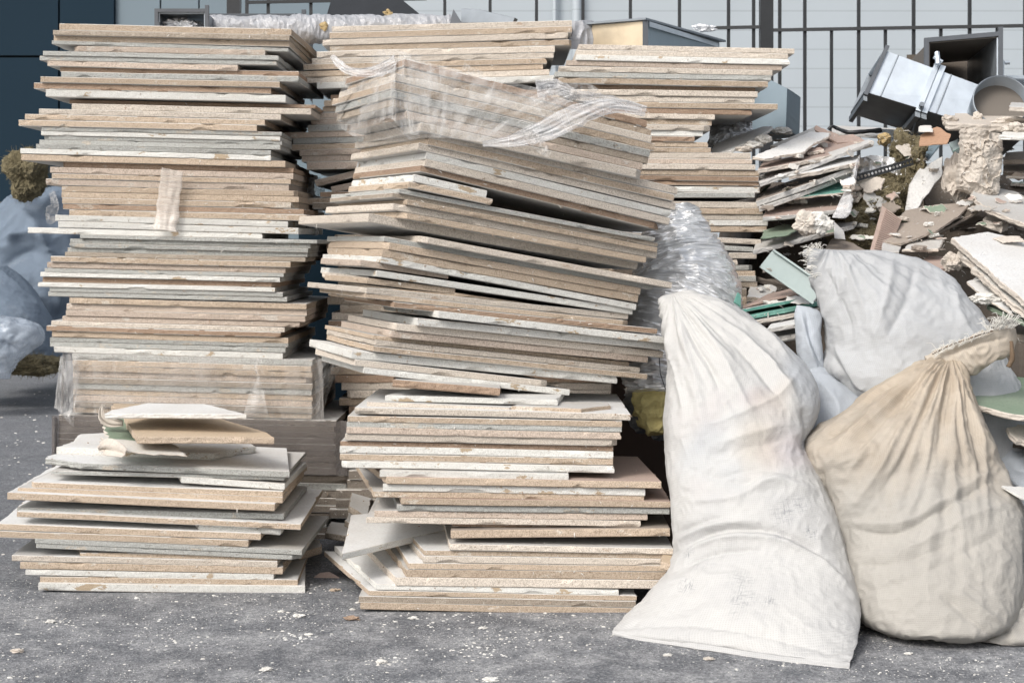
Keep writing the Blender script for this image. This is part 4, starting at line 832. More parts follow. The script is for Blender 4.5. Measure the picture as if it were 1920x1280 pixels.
o = loft('plastic_strip', [(1494,572,4.10,1518,576,4.10,.008),(1492,600,4.08,1538,590,4.1,.02),(1497,640,4.06,1535,640,4.08,.03),(1503,680,4.05,1545,690,4.07,.025),(1520,720,4.04,1560,720,4.06,.02)], 'cloth_bluewhite', [([(1500,580),(1515,640),(1535,700)],4,.010),([(1510,580),(1522,640),(1545,690)],4,-.01)], 29, 80, 70, .9, .006, 16); tag(o, 'narrow white plastic strip hanging left of the grey-white sack', 'plastic')
# far left blue sacks
def lf(name, rows, mat, seed, lb, strokes=(), amp=.04):
    o = loft(name, rows, mat, strokes, seed, 140, 160, .85, amp, 3.6, crinkle=.0015); tag(o, lb, 'sack'); return o
lf('sack', [(45,352,9.3,110,350,9.35,.08),(10,380,9.3,160,372,9.35,.2),(-30,420,9.3,190,410,9.3,.3),(-60,480,9.25,180,480,9.3,.34),(-60,560,9.2,170,560,9.25,.36),(-40,620,9.2,165,640,9.25,.36),(-20,672,9.2,155,672,9.25,.3)], 'cloth_blue', 41, 'upper pale blue sack in the shade at far left',
   [([(30,390),(70,430),(100,520),(110,600)],12,.06),([(0,450),(60,440),(90,470)],10,.05),([(0,500),(50,470),(80,480)],10,-.05)])
lf('sack', [(-90,505,8.6,10,500,8.6,.08),(-110,530,8.6,50,530,8.6,.2),(-120,580,8.5,88,580,8.6,.28),(-120,640,8.5,112,640,8.6,.3),(-110,685,8.5,116,676,8.6,.3)], 'cloth_blue', 43, 'smooth rounded pale blue sack at far left, standing on the asphalt', (), .018)
o = loft('plastic_bag', [(-60,590,8.0,-20,590,8.0,.04),(-80,605,8.0,40,603,8.0,.12),(-90,640,8.0,72,628,8.0,.16),(-90,670,8.0,30,672,8.0,.16),(-90,706,7.95,16,706,8.0,.12)], 'film_bag', [([(0,610),(40,620),(70,630)],6,.04),([(0,640),(30,655)],6,-.04)], 47, 90, 100, .9, .03, 5, crinkle=.004); tag(o, 'clear bluish plastic bag on the ground at far left', 'plastic bag')
o = lump('mineral_wool', P(50, 322, 8.9), (.095, .10, .115), 'olive_wool', 3, .42, 6, sc=2.6, fine=.10); tag(o, 'olive mineral wool clump on top of the blue sack, far left', 'mineral wool'); fuzz(o, 900, .03, .0009)
o = lump('mineral_wool', P(66, 686, 8.2), (.12, .09, .045), 'olive_wool', 4, .28, 5, zmin=.001); tag(o, 'flat olive mineral wool scrap on the ground at far left', 'mineral wool'); fuzz(o, 500, .03, .0009)

# ================================================================ DUCTWORK
def duct_box(name, label, c, X, Y, Z, mats, wall=.004, parent=None, rim=.018):
    """Open rectangular duct: axis X, section Y x Z; four thin walls and a flange rim at the near end."""
    c, X, Y, Z = map(Vector, (c, X, Y, Z)); e = empty(name, c); tag(e, label, 'duct'); inn = mats[2] if len(mats) > 2 else mats[0]
    y, z = Y.normalized() * wall, Z.normalized() * wall
    MB().box(c, X, Y, z).put('bottom_wall', inn, e); MB().box(c + Z - z, X, Y, z).put('top_wall', inn, e)
    MB().box(c + z, X, y, Z - 2 * z).put('side_wall', inn, e); MB().box(c + Y - y + z, X, y, Z - 2 * z).put('side_wall', mats[0], e)
    x = X.normalized() * rim; yr, zr = Y.normalized() * rim * .8, Z.normalized() * rim * .8; q = c - x * .5
    MB().box(q - zr, x, Y, zr).box(q + Z, x, Y, zr).box(q - yr - zr, x, yr, Z + 2 * zr).box(q + Y, x, yr, Z + 2 * zr).box(q - zr * .2, x * .9, yr * .4, zr * 3).put('flange', mats[1], e)
    return e
# large open duct at the upper right, mouth towards the camera
a = P(1741, 215, 5.55); b_ = P(1871, 205, 5.5); tp = P(1739, 90, 5.55)
e = duct_box('open_duct', 'open square galvanised duct mouth with dark rounded rim, upper right', a, Vector((.07, .62, -.01)), b_ - a, tp - a + Vector((.004, 0, .018)), ('galvanised', 'dark_flange', 'duct_inside'), rim=.018)
MB().box(P(1876, 112, 5.56), Vector((.028, .3, 0)), Vector((.012, 0, 0)), Vector((0, 0, -.16))).bar(P(1884, 118, 5.7), P(1893, 118, 5.7), .006).put('clamp', 'galvanised', e)
MB().box(a + Vector((.07, .60, -.02)), Vector((.25, 0, 0)), Vector((0, .01, 0)), Vector((0, 0, .28))).put('inner_bend', 'dark_rubble', e)
a = P(1893, 215, 5.75)
e = duct_box('small_duct', 'narrow upright galvanised duct section at the right picture edge', a, Vector((.0, .3, 0)), Vector((.15, 0, 0)), Vector((0, 0, .12)), ('galvanised', 'galvanised'), rim=.014)
# tilted duct
c1, c2, c3, c4 = P(1622, 172, 5.1), P(1915, 262, 5.0), P(1935, 196, 5.05), P(1657, 94, 5.15); dv = Vector((.010, .27, -.045))
e = empty('tilted_duct', P(1700, 240, 5.1)); tag(e, 'galvanised rectangular duct lying tilted across the rubble at upper right', 'duct')
def quadbox(pts, off, name, mat, parent):
    v = [Vector(p) for p in pts] + [Vector(p) + off for p in pts]
    return put(name, v, [(0, 1, 2, 3), (7, 6, 5, 4), (0, 4, 5, 1), (1, 5, 6, 2), (2, 6, 7, 3), (3, 7, 4, 0)], mat, parent)
n0 = (c2 - c1).cross(c4 - c1).normalized(); n0 = n0 if n0.y < 0 else -n0
quadbox((c1, c2, c3, c4), -n0 * .004, 'front_wall', 'galvanised', e)
quadbox((c1 + Vector((0, .004, 0)), c2 + Vector((0, .004, 0)), c2 + dv, c1 + dv), Vector((0, 0, .004)), 'bottom_wall', 'galv_dark', e)
quadbox((c4 + Vector((0, .004, 0)), c3 + Vector((0, .004, 0)), c3 + dv, c4 + dv), Vector((0, 0, -.004)), 'top_wall', 'galvanised', e)
quadbox([q + dv for q in (c1, c2, c3, c4)], Vector((0, .004, 0)), 'rear_wall', 'galv_dark', e)
ax = (c2 - c1).normalized(); up_ = (c4 - c1)
for k, (s, w, nm) in enumerate(((.0, .012, 'flange'), (.335, .016, 'flange'), (.375, .016, 'flange'))):
    q0 = c1.lerp(c2, s) - up_.normalized() * .014; q1 = c4.lerp(c3, s) + up_.normalized() * .014
    quadbox((q0, q0 + ax * w, q1 + ax * w, q1), n0 * .010, nm, 'dark_flange' if k == 0 else 'galvanised', e)
    quadbox((q0, q0 + ax * w, q0 + ax * w + dv, q0 + dv), Vector((0, 0, -.014)), nm, 'galv_dark', e)
for s in (.10, .46):
    q0 = c1.lerp(c2, s); q1 = c4.lerp(c3, s); MB().bar(q0 + n0 * .001, q1 + n0 * .001, .0022, 6).put('seam', 'galv_dark', e)
MB().bar(c4.lerp(c3, .36) + n0 * .03, c4.lerp(c3, .36) + n0 * .01 + Vector((.0, 0, .045)), .008).bar(c4.lerp(c3, .33) + Vector((0, -.02, .03)), c4.lerp(c3, .39) + Vector((0, -.02, .025)), .005).put('clamp', 'galvanised', e)
MB().bar(c1.lerp(c2, .36) + n0 * .03, c1.lerp(c2, .37) + dv * .5 + Vector((0, 0, -.05)), .008).put('clamp', 'galv_dark', e)
# round collar
cc = c1.lerp(c2, .80) + up_ * .32; rad = .082; n_ = 48; V, Fc = [], []
uu = ax; vv = n0.cross(ax).normalized()
for (r, h) in ((rad, 0), (rad, .10), (rad - .004, .10), (rad - .004, .0), (rad - .006, .0)):
    for j in range(n_): t = 2 * math.pi * j / n_; V.append(cc + (uu * math.cos(t) + vv * math.sin(t)) * r + n0 * h)
for i in range(4):
    for j in range(n_): k = (j + 1) % n_; Fc.append((i * n_ + j, i * n_ + k, (i + 1) * n_ + k, (i + 1) * n_ + j))
put('round_collar', V, Fc, 'galv_dark', e, True)
put('collar_cap', [cc + (uu * math.cos(t) + vv * math.sin(t)) * (rad - .004) + n0 * .045 for t in [2 * math.pi * j / n_ for j in range(n_)]], [tuple(range(n_))], 'duct_inside', e)
# box duct on the right back stack: corner towards the camera
ZR = P(0, 82, 4.85).z
ca = P(1210, 82, 5.0); ca.z = ZR + .001; cl = P(1110, 82, 5.10); cl.z = ca.z; cr = P(1349, 82, 5.45); cr.z = ca.z; hh = Vector((0, 0, .082))
e = empty('box_duct', ca); tag(e, 'rectangular duct box with golden end panel on top of the back right stack', 'duct')
bk = cl + cr - ca
quadbox((cl, ca, ca + hh, cl + hh), Vector((.002, .006, 0)), 'end_panel', 'gold_foil', e)
quadbox((ca + Vector((.001, 0, 0)), cr, cr + hh * .86, ca + hh), Vector((-.003, .006, 0)), 'side_panel', 'bluegrey_metal', e)
quadbox((cl + hh * 1.02 + Vector((-.02, -.008, 0)), ca + hh * 1.03 + Vector((.0, -.015, 0)), cr + hh * .88 + Vector((.02, -.005, 0)), bk + hh * .9), Vector((0, 0, .006)), 'lid', 'galv_dark', e)
MB().box(ca + Vector((-.008, -.006, .001)), Vector((.016, 0, 0)), Vector((0, .008, 0)), hh * 1.0).put('corner_post', 'dark_flange', e)
quadbox((ca + hh * .80 + n0 * 0 + Vector((.012, -.002, 0)), cr + hh * .68 + Vector((-.004, -.003, 0)), cr + hh * .84 + Vector((-.004, -.003, 0)), ca + hh * .98 + Vector((.012, -.002, 0))), Vector((0, -.004, 0)), 'rim_strip', 'galvanised', e)
o = lump('foil_scrap', P(1322, 53, 5.36), (.028, .02, .010), 'foil', 6, .5, 4, fine=.3); tag(o, 'crumpled shiny foil scrap lying on the duct box lid', 'foil')
o = sheet('foil_sheet', [(1062, 40, 5.1), (1080, 40, 5.08), (1100, 38, 5.1), (1113, 40, 5.12)], [(1058, 92, 5.08), (1078, 92, 5.06), (1098, 92, 5.08), (1112, 92, 5.1)], 'grey_duct_wrap', 12, .012, 50, 50, .3, .3, .001); tag(o, 'bluish foil sheet standing left of the golden duct end', 'foil')
# bits over the stacks at the top left
z0 = P(0, 44, 4.72).z
def on(u, d, z): return Vector((wx(u, d), d, z))
e = duct_box('lined_duct', 'small duct with foil lining showing, on top of the tall left stack', on(297, 5.02, z0 + .012), Vector((0, .25, 0)), on(385, 5.02, 0) - on(297, 5.02, 0), Vector((0, 0, .058)), ('galv_dark', 'dark_flange'), rim=.013)
o = lump('foil_lining', on(342, 5.12, z0 + .035), (.050, .06, .026), 'foil', 9, .4, 4, fine=.3); tag(o, 'crumpled foil stuffed inside the small lined duct at top left', 'foil')
e = duct_box('flat_duct', 'wide flat dark duct lying behind the foil pipe, top left', on(398, 5.34, z0 + .01), Vector((0, .3, 0)), on(566, 5.34, 0) - on(398, 5.34, 0), Vector((0, 0, .085)), ('black_paint', 'dark_flange'), rim=.016)
zt = P(0, 45, 4.95).z
ft = empty('foil_pipe', on(620, 5.2, zt)); tag(ft, 'long foil wrapped pipe lying across the tops of the left and middle stacks', 'pipe')
def von(z, d): return VH - (z - ZC) * F / d
vv_ = von(z0 + .04, 5.18)
tube('foil_wrap', [(392, vv_, 5.18, 24), (470, vv_, 5.18, 24), (560, vv_ + 0, 5.18, 26), (640, vv_, 5.2, 26), (740, vv_ , 5.22, 27), (845, vv_, 5.24, 26)], 'grey_duct_wrap', 200, 48, .001, 30, 12, .0035, ft, sc=14)
for u in (545, 607):
    o = lump('insulation_patch', P(u, vv_ - 6, 5.15), (.012, .006, .013), 'golden_wool', u, .3, 4); o.parent = None
    tag(o, 'tuft of golden wool showing through the foil pipe, ' + ('left one' if u == 545 else 'right one'), 'insulation')
o = lump('insulation_patch', P(728, 26, 5.22), (.010, .007, .008), 'golden_wool', 5, .7, 4); tag(o, 'small golden wool tuft on top of the foil pipe', 'insulation')
e = slab('duct_flange', 'tilted dark duct flange lying at the right end of the foil pipe', 'duct', [(866, 44, 5.25), (864, 16, 5.25), (900, 19, 5.22), (966, 34, 5.15), (962, 42, 5.15)], .02, ['dark_flange', 'galv_dark', 'dark_flange'], 33, rag=0, chips=0)
slab('duct_flange', 'small triangular flange plate at the end of the foil pipe', 'duct', [(843, 46, 5.12), (850, 17, 5.14), (868, 46, 5.12)], .01, ['dark_flange'] * 3, 34, rag=0, chips=0)
# blue-grey sheet metal piece behind the right back stack
e = slab('sheet_metal_elbow', 'blue-grey sheet metal elbow standing behind the back right stack', 'duct', [(1400, 250, 5.5), (1478, 244, 5.45), (1475, 165, 5.45), (1448, 152, 5.5), (1400, 150, 5.55)], .12, ['bluegrey_metal'] * 3, 35, rag=0, chips=0)
o = sheet('foil_sheet', [(1332, 224, 5.3), (1350, 219, 5.25), (1380, 220, 5.25), (1408, 224, 5.3)], [(1326, 285, 4.98), (1350, 288, 4.95), (1385, 282, 4.98), (1416, 272, 5.05)], 'foil', 14, .022, 80, 60, .4, .3, .001, nsc=22); tag(o, 'bright crumpled foil beside the narrow part of the back right stack', 'foil')
slab('pale_panel', 'pale blue panel glimpsed in the gap above the tall stacks', 'panel', [(540, 470, 6.2), (700, 470, 6.2), (700, 395, 6.2), (560, 150, 6.2), (540, 150, 6.2)], .03, ['bluegrey_metal'] * 3, 36, rag=0, chips=0)
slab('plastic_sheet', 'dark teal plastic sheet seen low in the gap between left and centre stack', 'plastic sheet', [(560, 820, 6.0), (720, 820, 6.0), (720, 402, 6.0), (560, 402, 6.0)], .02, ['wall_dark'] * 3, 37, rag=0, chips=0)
o = sheet('plastic_film', [(560, 325, 5.15), (590, 330, 5.12), (612, 338, 5.15)], [(575, 440, 5.12), (592, 442, 5.1), (600, 436, 5.12)], 'film_white', 15, .015, 50, 60, .3, .3, nsc=20); tag(o, 'translucent film hanging in the gap beside the taped boards', 'plastic film')
# ================================================================ RUBBLE ON THE RIGHT
def heap():
    V = []; nx, ny = 120, 60
    for j in range(ny):
        for i in range(nx):
            x = .55 + i / (nx - 1) * 2.6; y = 4.75 + j / (ny - 1) * 2.0
            top = 1.0 * min(1, max(0, (y - 4.7) / .35)) * min(1, max(0, (x - .55) / .2)) * min(1, max(0, (6.75 - y) / .8))
            z = top * (.95 + .10 * noise.noise((x * 3, y * 3, 0))) + .10 * noise.noise((x * 8, y * 8, 2)) + .03 * noise.noise((x * 30, y * 30, 2))
            V.append((x, y, max(z, .001)))
    return put('rubble_heap', V, [(j * nx + i, j * nx + i + 1, (j + 1) * nx + i + 1, (j + 1) * nx + i) for j in range(ny - 1) for i in range(nx - 1)], 'dark_rubble')
tag(heap(), 'dark mixed rubble filling the heap on the right', 'rubble', None, 'stuff')
PW, PC, GR, TL, PB, GB, OR = 'plaster_white', 'plaster', 'face_green', 'face_teal', 'face_pinkbrown', 'face_greybrown', 'face_orange'
FP, FW = 'face_paper', 'face_white'
RG = 'broken sheets in the rubble heap'
for i, (nm, lb, pts, t, ms, rag) in enumerate([
 ('plasterboard', 'white strip sloping up beside the bright foil, left end of heap', [(1334,288,4.85),(1370,284,4.8),(1444,244,4.95),(1448,234,5.0),(1430,239,5.05),(1338,270,5.0)], .008, (PW, FW), .004),
 ('plasterboard', 'long pale bar leaning behind the big white sheet', [(1444,273,4.95),(1462,274,4.93),(1530,247,5.05),(1527,237,5.1)], .012, (PC, FP), .003),
 ('plasterboard', 'large bright white sheet with torn lower edge on the heap', [(1410,294,4.76),(1434,299,4.74),(1507,284,4.8),(1530,268,4.9),(1550,259,4.95),(1559,249,5.0),(1520,247,5.02)], .009, (PC, FW), .005),
 ('plasterboard', 'pinkish brown peaked sheet at the very top of the heap', [(1524,240,5.1),(1530,229,5.12),(1560,250,5.08),(1600,262,5.0),(1570,268,5.0)], .008, (PB, PB), .004),
 ('plasterboard', 'pink-brown sheet right of the large white one', [(1500,296,4.9),(1560,290,4.88),(1637,265,4.95),(1600,252,5.1),(1552,252,5.1)], .008, (PC, PB), .003),
 ('plasterboard', 'long pale board edge rising right across the heap', [(1424,344,4.72),(1520,308,4.78),(1639,268,4.9),(1630,262,4.95),(1510,298,4.9),(1422,332,4.85)], .011, (FP, FP), .002),
 ('plasterboard', 'crumbly layered sheet just under the large white sheet', [(1420,318,4.74),(1480,308,4.76),(1560,290,4.84),(1545,284,4.95),(1430,304,4.9)], .012, (PC, PB), .006),
 ('plasterboard', 'mint white sheet above the green one', [(1478,330,4.74),(1540,322,4.76),(1612,302,4.82),(1608,292,4.95),(1510,308,4.92)], .012, (PC, FW), .005),
 ('plasterboard', 'grey sheet with thick edge sloping up from the stack', [(1417,378,4.70),(1500,350,4.74),(1598,314,4.82),(1590,306,5.0),(1470,340,4.95),(1420,366,4.9)], .015, (FP, GB), .002),
 ('plasterboard', 'lower grey board edge sloping up under the thick one', [(1422,390,4.68),(1480,372,4.72),(1550,346,4.8),(1600,322,4.9),(1590,318,5.0),(1440,372,4.9)], .012, (FP, FP), .001),
 ('green_plasterboard', 'dark green faced sheet in the middle of the heap', [(1482,372,4.74),(1594,366,4.78),(1600,338,4.95),(1560,338,5.0),(1520,348,4.95)], .006, (PC, TL), .004),
 ('plasterboard', 'wide brown sheet below the green one', [(1430,408,4.66),(1500,404,4.68),(1590,398,4.74),(1600,366,4.95),(1520,376,4.95),(1440,386,4.9)], .012, (FP, PB), .002),
 ('plasterboard', 'light grey board with rounded end reaching out under the heap', [(1411,470,4.62),(1500,444,4.68),(1600,424,4.78),(1606,416,4.85),(1590,410,4.92),(1420,448,4.85)], .012, (FP, FP), .001),
 ('green_plasterboard', 'dull green torn strip beside the right back stack', [(1428,446,4.62),(1480,440,4.64),(1500,424,4.74),(1470,420,4.8),(1430,432,4.72)], .006, (GR, GR), .006),
 ('green_plasterboard', 'small green sheet behind the curled white paper', [(1535,440,4.66),(1565,436,4.68),(1566,418,4.8),(1540,420,4.8)], .006, (PC, GR), .005),
 ('paper_scrap', 'pale pointed wedge of facing paper hanging on the heap', [(1565,446,4.62),(1586,448,4.64),(1582,432,4.68),(1563,414,4.7)], .003, (FP, FP), .002),
 ('plasterboard', 'pinkish brown plate above the teal edged boards', [(1392,574,4.36),(1500,545,4.42),(1530,540,4.5),(1500,534,4.6),(1440,552,4.6)], .006, (PB, PB), .002),
 ('teal_plasterboard', 'upper teal edged board beside the grey-white sack', [(1390,580,4.34),(1470,566,4.36),(1545,548,4.42),(1540,544,4.55),(1400,568,4.55)], .008, (TL, FP), .002),
 ('teal_plasterboard', 'lower teal edged board beside the grey-white sack', [(1392,594,4.32),(1470,578,4.34),(1560,560,4.42),(1550,554,4.55),(1396,582,4.55)], .011, (TL, TL), .002),
 ('plasterboard', 'pink-white board directly under the teal edged boards', [(1400,604,4.30),(1470,590,4.33),(1560,575,4.40),(1550,566,4.55),(1410,594,4.55)], .011, (PC, FP), .003),
 ('plasterboard', 'white slab with cut corner beside the plastic strip', [(1438,616,4.24),(1500,604,4.26),(1520,590,4.4),(1452,597,4.42)], .012, (PW, FW), .002),
 ('plasterboard', 'flaking white slab just above the dark hollow', [(1448,632,4.26),(1510,622,4.28),(1530,612,4.42),(1440,620,4.45)], .016, (PW, FP), .006),
 ('teal_shard', 'small upright teal shard at the top of the foil duct', [(1376,566,4.25),(1390,574,4.25),(1389,552,4.27),(1384,547,4.27)], .004, (TL, TL), .001),
 ('board', 'broken grey board ends on the lower back right stack', [(1400,556,4.55),(1435,560,4.55),(1455,545,4.7),(1425,535,4.8),(1405,540,4.75)], .014, ('edge_dust', FP), .003),
 ('beam', 'dark wooden strip running down behind the metal channel', [(1420,518,4.8),(1425,526,4.8),(1510,545,4.75),(1512,535,4.78)], .02, (GB, GB), .001),
 ('beam', 'brown strip sloping down to the frayed sack corner', [(1545,470,4.6),(1640,480,4.6),(1600,455,4.75),(1560,446,4.8)], .02, (GB, GB), .003),
 ('plasterboard', 'upright curved white torn sheet in the middle of the rubble', [(1693,412,4.86),(1714,405,4.86),(1736,366,4.88),(1771,322,4.92),(1769,290,4.96),(1748,302,4.95),(1736,312,4.93),(1728,309,4.93),(1713,332,4.9),(1704,370,4.87)], .006, (FP, FW), .003),
 ('cardboard_scrap', 'bright orange-brown torn scrap hanging below the tilted duct', [(1723,273,4.78),(1776,264,4.76),(1783,252,4.8),(1770,240,4.82),(1757,232,4.84),(1744,243,4.84),(1726,247,4.82)], .005, (OR, OR), .004),
 ('paper_scrap', 'white torn paper edge beside the orange scrap', [(1722,246,4.80),(1750,243,4.79),(1745,235,4.86),(1724,232,4.86)], .004, (PW, PW), .006),
 ('fibre_sheet', 'dusty brown rounded sheet in front of the rubble, centre right', [(1652,452,4.6),(1690,466,4.55),(1757,440,4.6),(1800,405,4.7),(1820,372,4.8),(1757,395,4.85),(1700,402,4.85),(1670,420,4.75)], .008, (GB, GB), .003),
 ('fibre_sheet', 'brown upright sheet behind the white torn sheet', [(1735,405,5.0),(1800,400,5.0),(1802,335,5.1),(1790,300,5.15),(1760,310,5.1),(1735,350,5.05)], .01, (GB, GB), .004),
 ('fibre_sheet', 'dark grey folded sheet left of the hanging plaster', [(1750,440,4.68),(1835,395,4.74),(1826,362,4.85),(1800,370,4.85)], .008, (GB, 'dark_rubble'), .003),
 ('fibre_sheet', 'thin dark brown sheet sloping below the hanging plaster', [(1780,430,4.8),(1880,402,4.8),(1880,385,4.95),(1800,400,4.95)], .01, ('dark_rubble', GB), .004),
 ('plaster_slab', 'cracked whitish torn slab lying level across the right heap', [(1772,230,4.86),(1850,238,4.82),(1940,232,4.80),(1960,222,4.95),(1900,214,5.05),(1790,212,5.05)], .022, (PC, PC), .008),
 ('plaster_slab', 'white torn slab end at the right edge above the dark hollow', [(1872,254,4.72),(1900,258,4.70),(1950,256,4.68),(1960,236,4.85),(1890,238,4.85)], .012, (PW, PW), .006),
 ('plasterboard', 'thin cream board end beside the tilted duct, right edge', [(1893,200,4.78),(1950,204,4.75),(1960,194,4.9),(1895,192,4.9)], .014, (PC, FP), .003),
 ('plaster_slab', 'broad grey torn slab with brown spots, right edge', [(1820,364,4.72),(1845,392,4.62),(1890,418,4.55),(1950,442,4.5),(1960,385,4.75),(1900,368,4.85),(1840,356,4.85)], .014, (PC, 'face_paper'), .006),
 ('plaster_slab', 'small jagged grey lump of plaster under the spotted slab', [(1843,410,4.66),(1880,428,4.6),(1893,420,4.66),(1870,408,4.75),(1850,402,4.78)], .02, (PC, PC), .008),
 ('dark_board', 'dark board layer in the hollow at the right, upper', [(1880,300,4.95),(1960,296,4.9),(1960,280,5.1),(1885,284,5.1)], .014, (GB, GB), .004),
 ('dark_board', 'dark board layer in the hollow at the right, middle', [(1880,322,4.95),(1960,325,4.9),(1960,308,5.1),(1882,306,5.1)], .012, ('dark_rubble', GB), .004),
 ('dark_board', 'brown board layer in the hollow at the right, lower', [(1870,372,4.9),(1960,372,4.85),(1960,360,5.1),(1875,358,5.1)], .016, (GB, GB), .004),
 ('plasterboard', 'thin white board end sticking out of the right hollow', [(1886,332,4.9),(1960,334,4.86),(1960,328,5.0),(1890,328,5.0)], .006, (PC, PC), .003),
 ('plasterboard', 'pale folded fragments below the dusty brown sheet', [(1690,468,4.5),(1760,466,4.48),(1772,448,4.6),(1740,440,4.66),(1715,448,4.62)], .008, (PC, FP), .006),
 ('plasterboard', 'white rounded shard under the dusty brown sheet', [(1653,470,4.5),(1686,474,4.5),(1690,462,4.56),(1654,456,4.6)], .008, (FP, FP), .002),
 ('plasterboard', 'pinkish grey plate behind the top of the grey-white sack', [(1715,502,4.4),(1790,510,4.38),(1786,482,4.55),(1740,486,4.58)], .01, (PB, PB), .004),
 ('teal_plasterboard', 'small turquoise triangle peeking over the grey-white sack', [(1668,488,4.32),(1696,490,4.32),(1686,480,4.36),(1678,468,4.36)], .004, (TL, TL), .001),
 ('plasterboard', 'large clean white board with crumbling layered edge, right', [(1783,446,4.36),(1840,486,4.20),(1890,535,4.06),(1935,572,3.96),(2010,600,3.95),(2010,455,4.35),(1920,449,4.40),(1850,443,4.44)], .016, (PC, FW), .004),
 ('plasterboard', 'second layer of crumbling white board under the clean one', [(1795,470,4.34),(1845,520,4.18),(1895,562,4.05),(1935,590,3.97),(2010,610,4.0),(2010,500,4.3),(1850,470,4.4)], .018, (PC, PW), .008),
 ('plasterboard', 'white shard tucked under the crumbling white board', [(1812,528,4.25),(1860,570,4.12),(1900,590,4.05),(1890,560,4.15),(1840,518,4.3)], .006, (PC, FW), .004),
 ('green_plasterboard', 'dusty green strip under the crumbling white board', [(1850,572,4.16),(1930,610,4.0),(1990,620,4.0),(1990,590,4.2),(1880,560,4.3)], .010, (GR, GR), .004),
 ('plasterboard', 'brown grey slab end right of the frayed neck', [(1890,622,4.14),(1960,640,4.1),(1960,612,4.3),(1895,606,4.3)], .02, (GB, GB), .006),
 ('green_plasterboard', 'smooth green faced board with torn lower edge at right', [(1790,728,3.98),(1830,766,3.84),(1890,782,3.78),(1990,800,3.74),(1990,712,4.1),(1900,714,4.12),(1800,722,4.06)], .014, (PC, GR), .005),
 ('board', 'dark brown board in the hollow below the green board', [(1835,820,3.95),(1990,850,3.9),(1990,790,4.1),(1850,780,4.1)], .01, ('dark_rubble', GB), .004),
 ('plaster_slab', 'cream plaster piece under the green board at the right edge', [(1888,800,3.86),(1905,830,3.82),(1990,850,3.8),(1990,790,3.95)], .014, (PC, PC), .006),
 ('plaster_slab', 'pointed white flake sticking out over the sack at right', [(1878,910,3.62),(1915,932,3.60),(1990,960,3.6),(1990,915,3.7)], .006, (PW, PW), .003),
 ('board', 'splintered board end low between centre stack and white sack', [(1238,1052,3.72),(1272,1062,3.70),(1275,1040,3.80),(1242,1036,3.82)], .016, ('edge_tan', 'face_tan'), .005),
]):
    ms = (EDGE_OF.get(ms[0], ms[0]), ms[1], ms[1] if ms[1] in (FP, FW) else ms[0])
    cat = 'scrap' if 'scrap' in nm else ('board' if 'board' in nm else 'slab')
    slab(nm, lb, cat, pts, t, ms, 200 + i, rag=rag, group=RG)
# ribbed grille
ga, gb_, gc, gd = P(1630, 474, 4.55), P(1662, 478, 4.55), P(1690, 412, 4.7), P(1654, 386, 4.72)
e = empty('ribbed_panel', ga); tag(e, 'pinkish ribbed plastic panel standing on its corner in the rubble', 'panel')
quadbox((ga, gb_, gc, gd), Vector((.004, .012, 0)), 'backing', PB, e)
m_ = MB()
for k in range(22):
    f = (k + .4) / 22; p, q = ga.lerp(gd, f), gb_.lerp(gc, f); p = p.lerp(q, .2); dz = (gd - ga) * (.45 / 22)
    m_.add([p, q, q + dz, p + dz, p + Vector((0, -.006, 0)), q + Vector((0, -.006, 0)), q + dz + Vector((0, -.006, 0)), p + dz + Vector((0, -.006, 0))], [(4, 5, 6, 7), (0, 4, 7, 3), (1, 2, 6, 5), (0, 1, 5, 4), (3, 7, 6, 2)])
m_.put('ribs', PB, e)
# hanging cracked plaster
def plaster_chunk():
    nx, ny = 70, 100; V = []; out = [(1806,238,1878,250),(1803,262,1880,268),(1801,290,1880,290),(1800,310,1876,325),(1797,330,1876,345),(1797,352,1872,360),(1812,360,1862,372),(1835,368,1856,378)]
    S = interp(out, ny)
    for j in range(ny):
        for i in range(nx):
            f = i / (nx - 1); u = S[j][0] + (S[j][2] - S[j][0]) * f + 2.5 * noise.noise((j * .25, 0, i // 35)); v = S[j][1] + (S[j][3] - S[j][1]) * f
            d = 4.78 - .035 * math.sin(math.pi * f) ** .5; p = P(u, v, d)
            q = Vector((u * .05, v * .05, 0)); cr = noise.voronoi(q * .42 + Vector((0, 0, .3)) + .25 * Vector((noise.noise(q * 2), noise.noise(q * 2 + Vector((5, 5, 5))), 0)))[0]; ck = cr[1] - cr[0]
            p.y -= .016 * noise.noise(q * .8) + .003 * noise.noise(q * 4) + .001 * noise.noise(q * 16) + .006 * noise.noise(q * .6) - (-.012 * max(0, 1 - ck * 14)) 
            V.append(p)
    n0_ = len(V); V += [v + Vector((0, .03, 0)) for v in V]
    fc = []
    for j in range(ny - 1):
        for i in range(nx - 1):
            a = j * nx + i; fc.append((a, a + nx, a + nx + 1, a + 1)); fc.append((n0_ + a, n0_ + a + 1, n0_ + a + nx + 1, n0_ + a + nx))
    for j in range(ny - 1):
        for i in (0, nx - 1): a = j * nx + i; fc.append((a, n0_ + a, n0_ + a + nx, a + nx) if i == 0 else (a, a + nx, n0_ + a + nx, n0_ + a))
    for i in range(nx - 1):
        for j in (0, ny - 1): a = j * nx + i; fc.append((a, a + 1, n0_ + a + 1, n0_ + a) if j == 0 else (a, n0_ + a, n0_ + a + 1, a + 1))
    return put('plaster_chunk', V, fc, PC)
tag(plaster_chunk(), 'thick cracked cream plaster piece hanging down at the right of the heap', 'plaster')
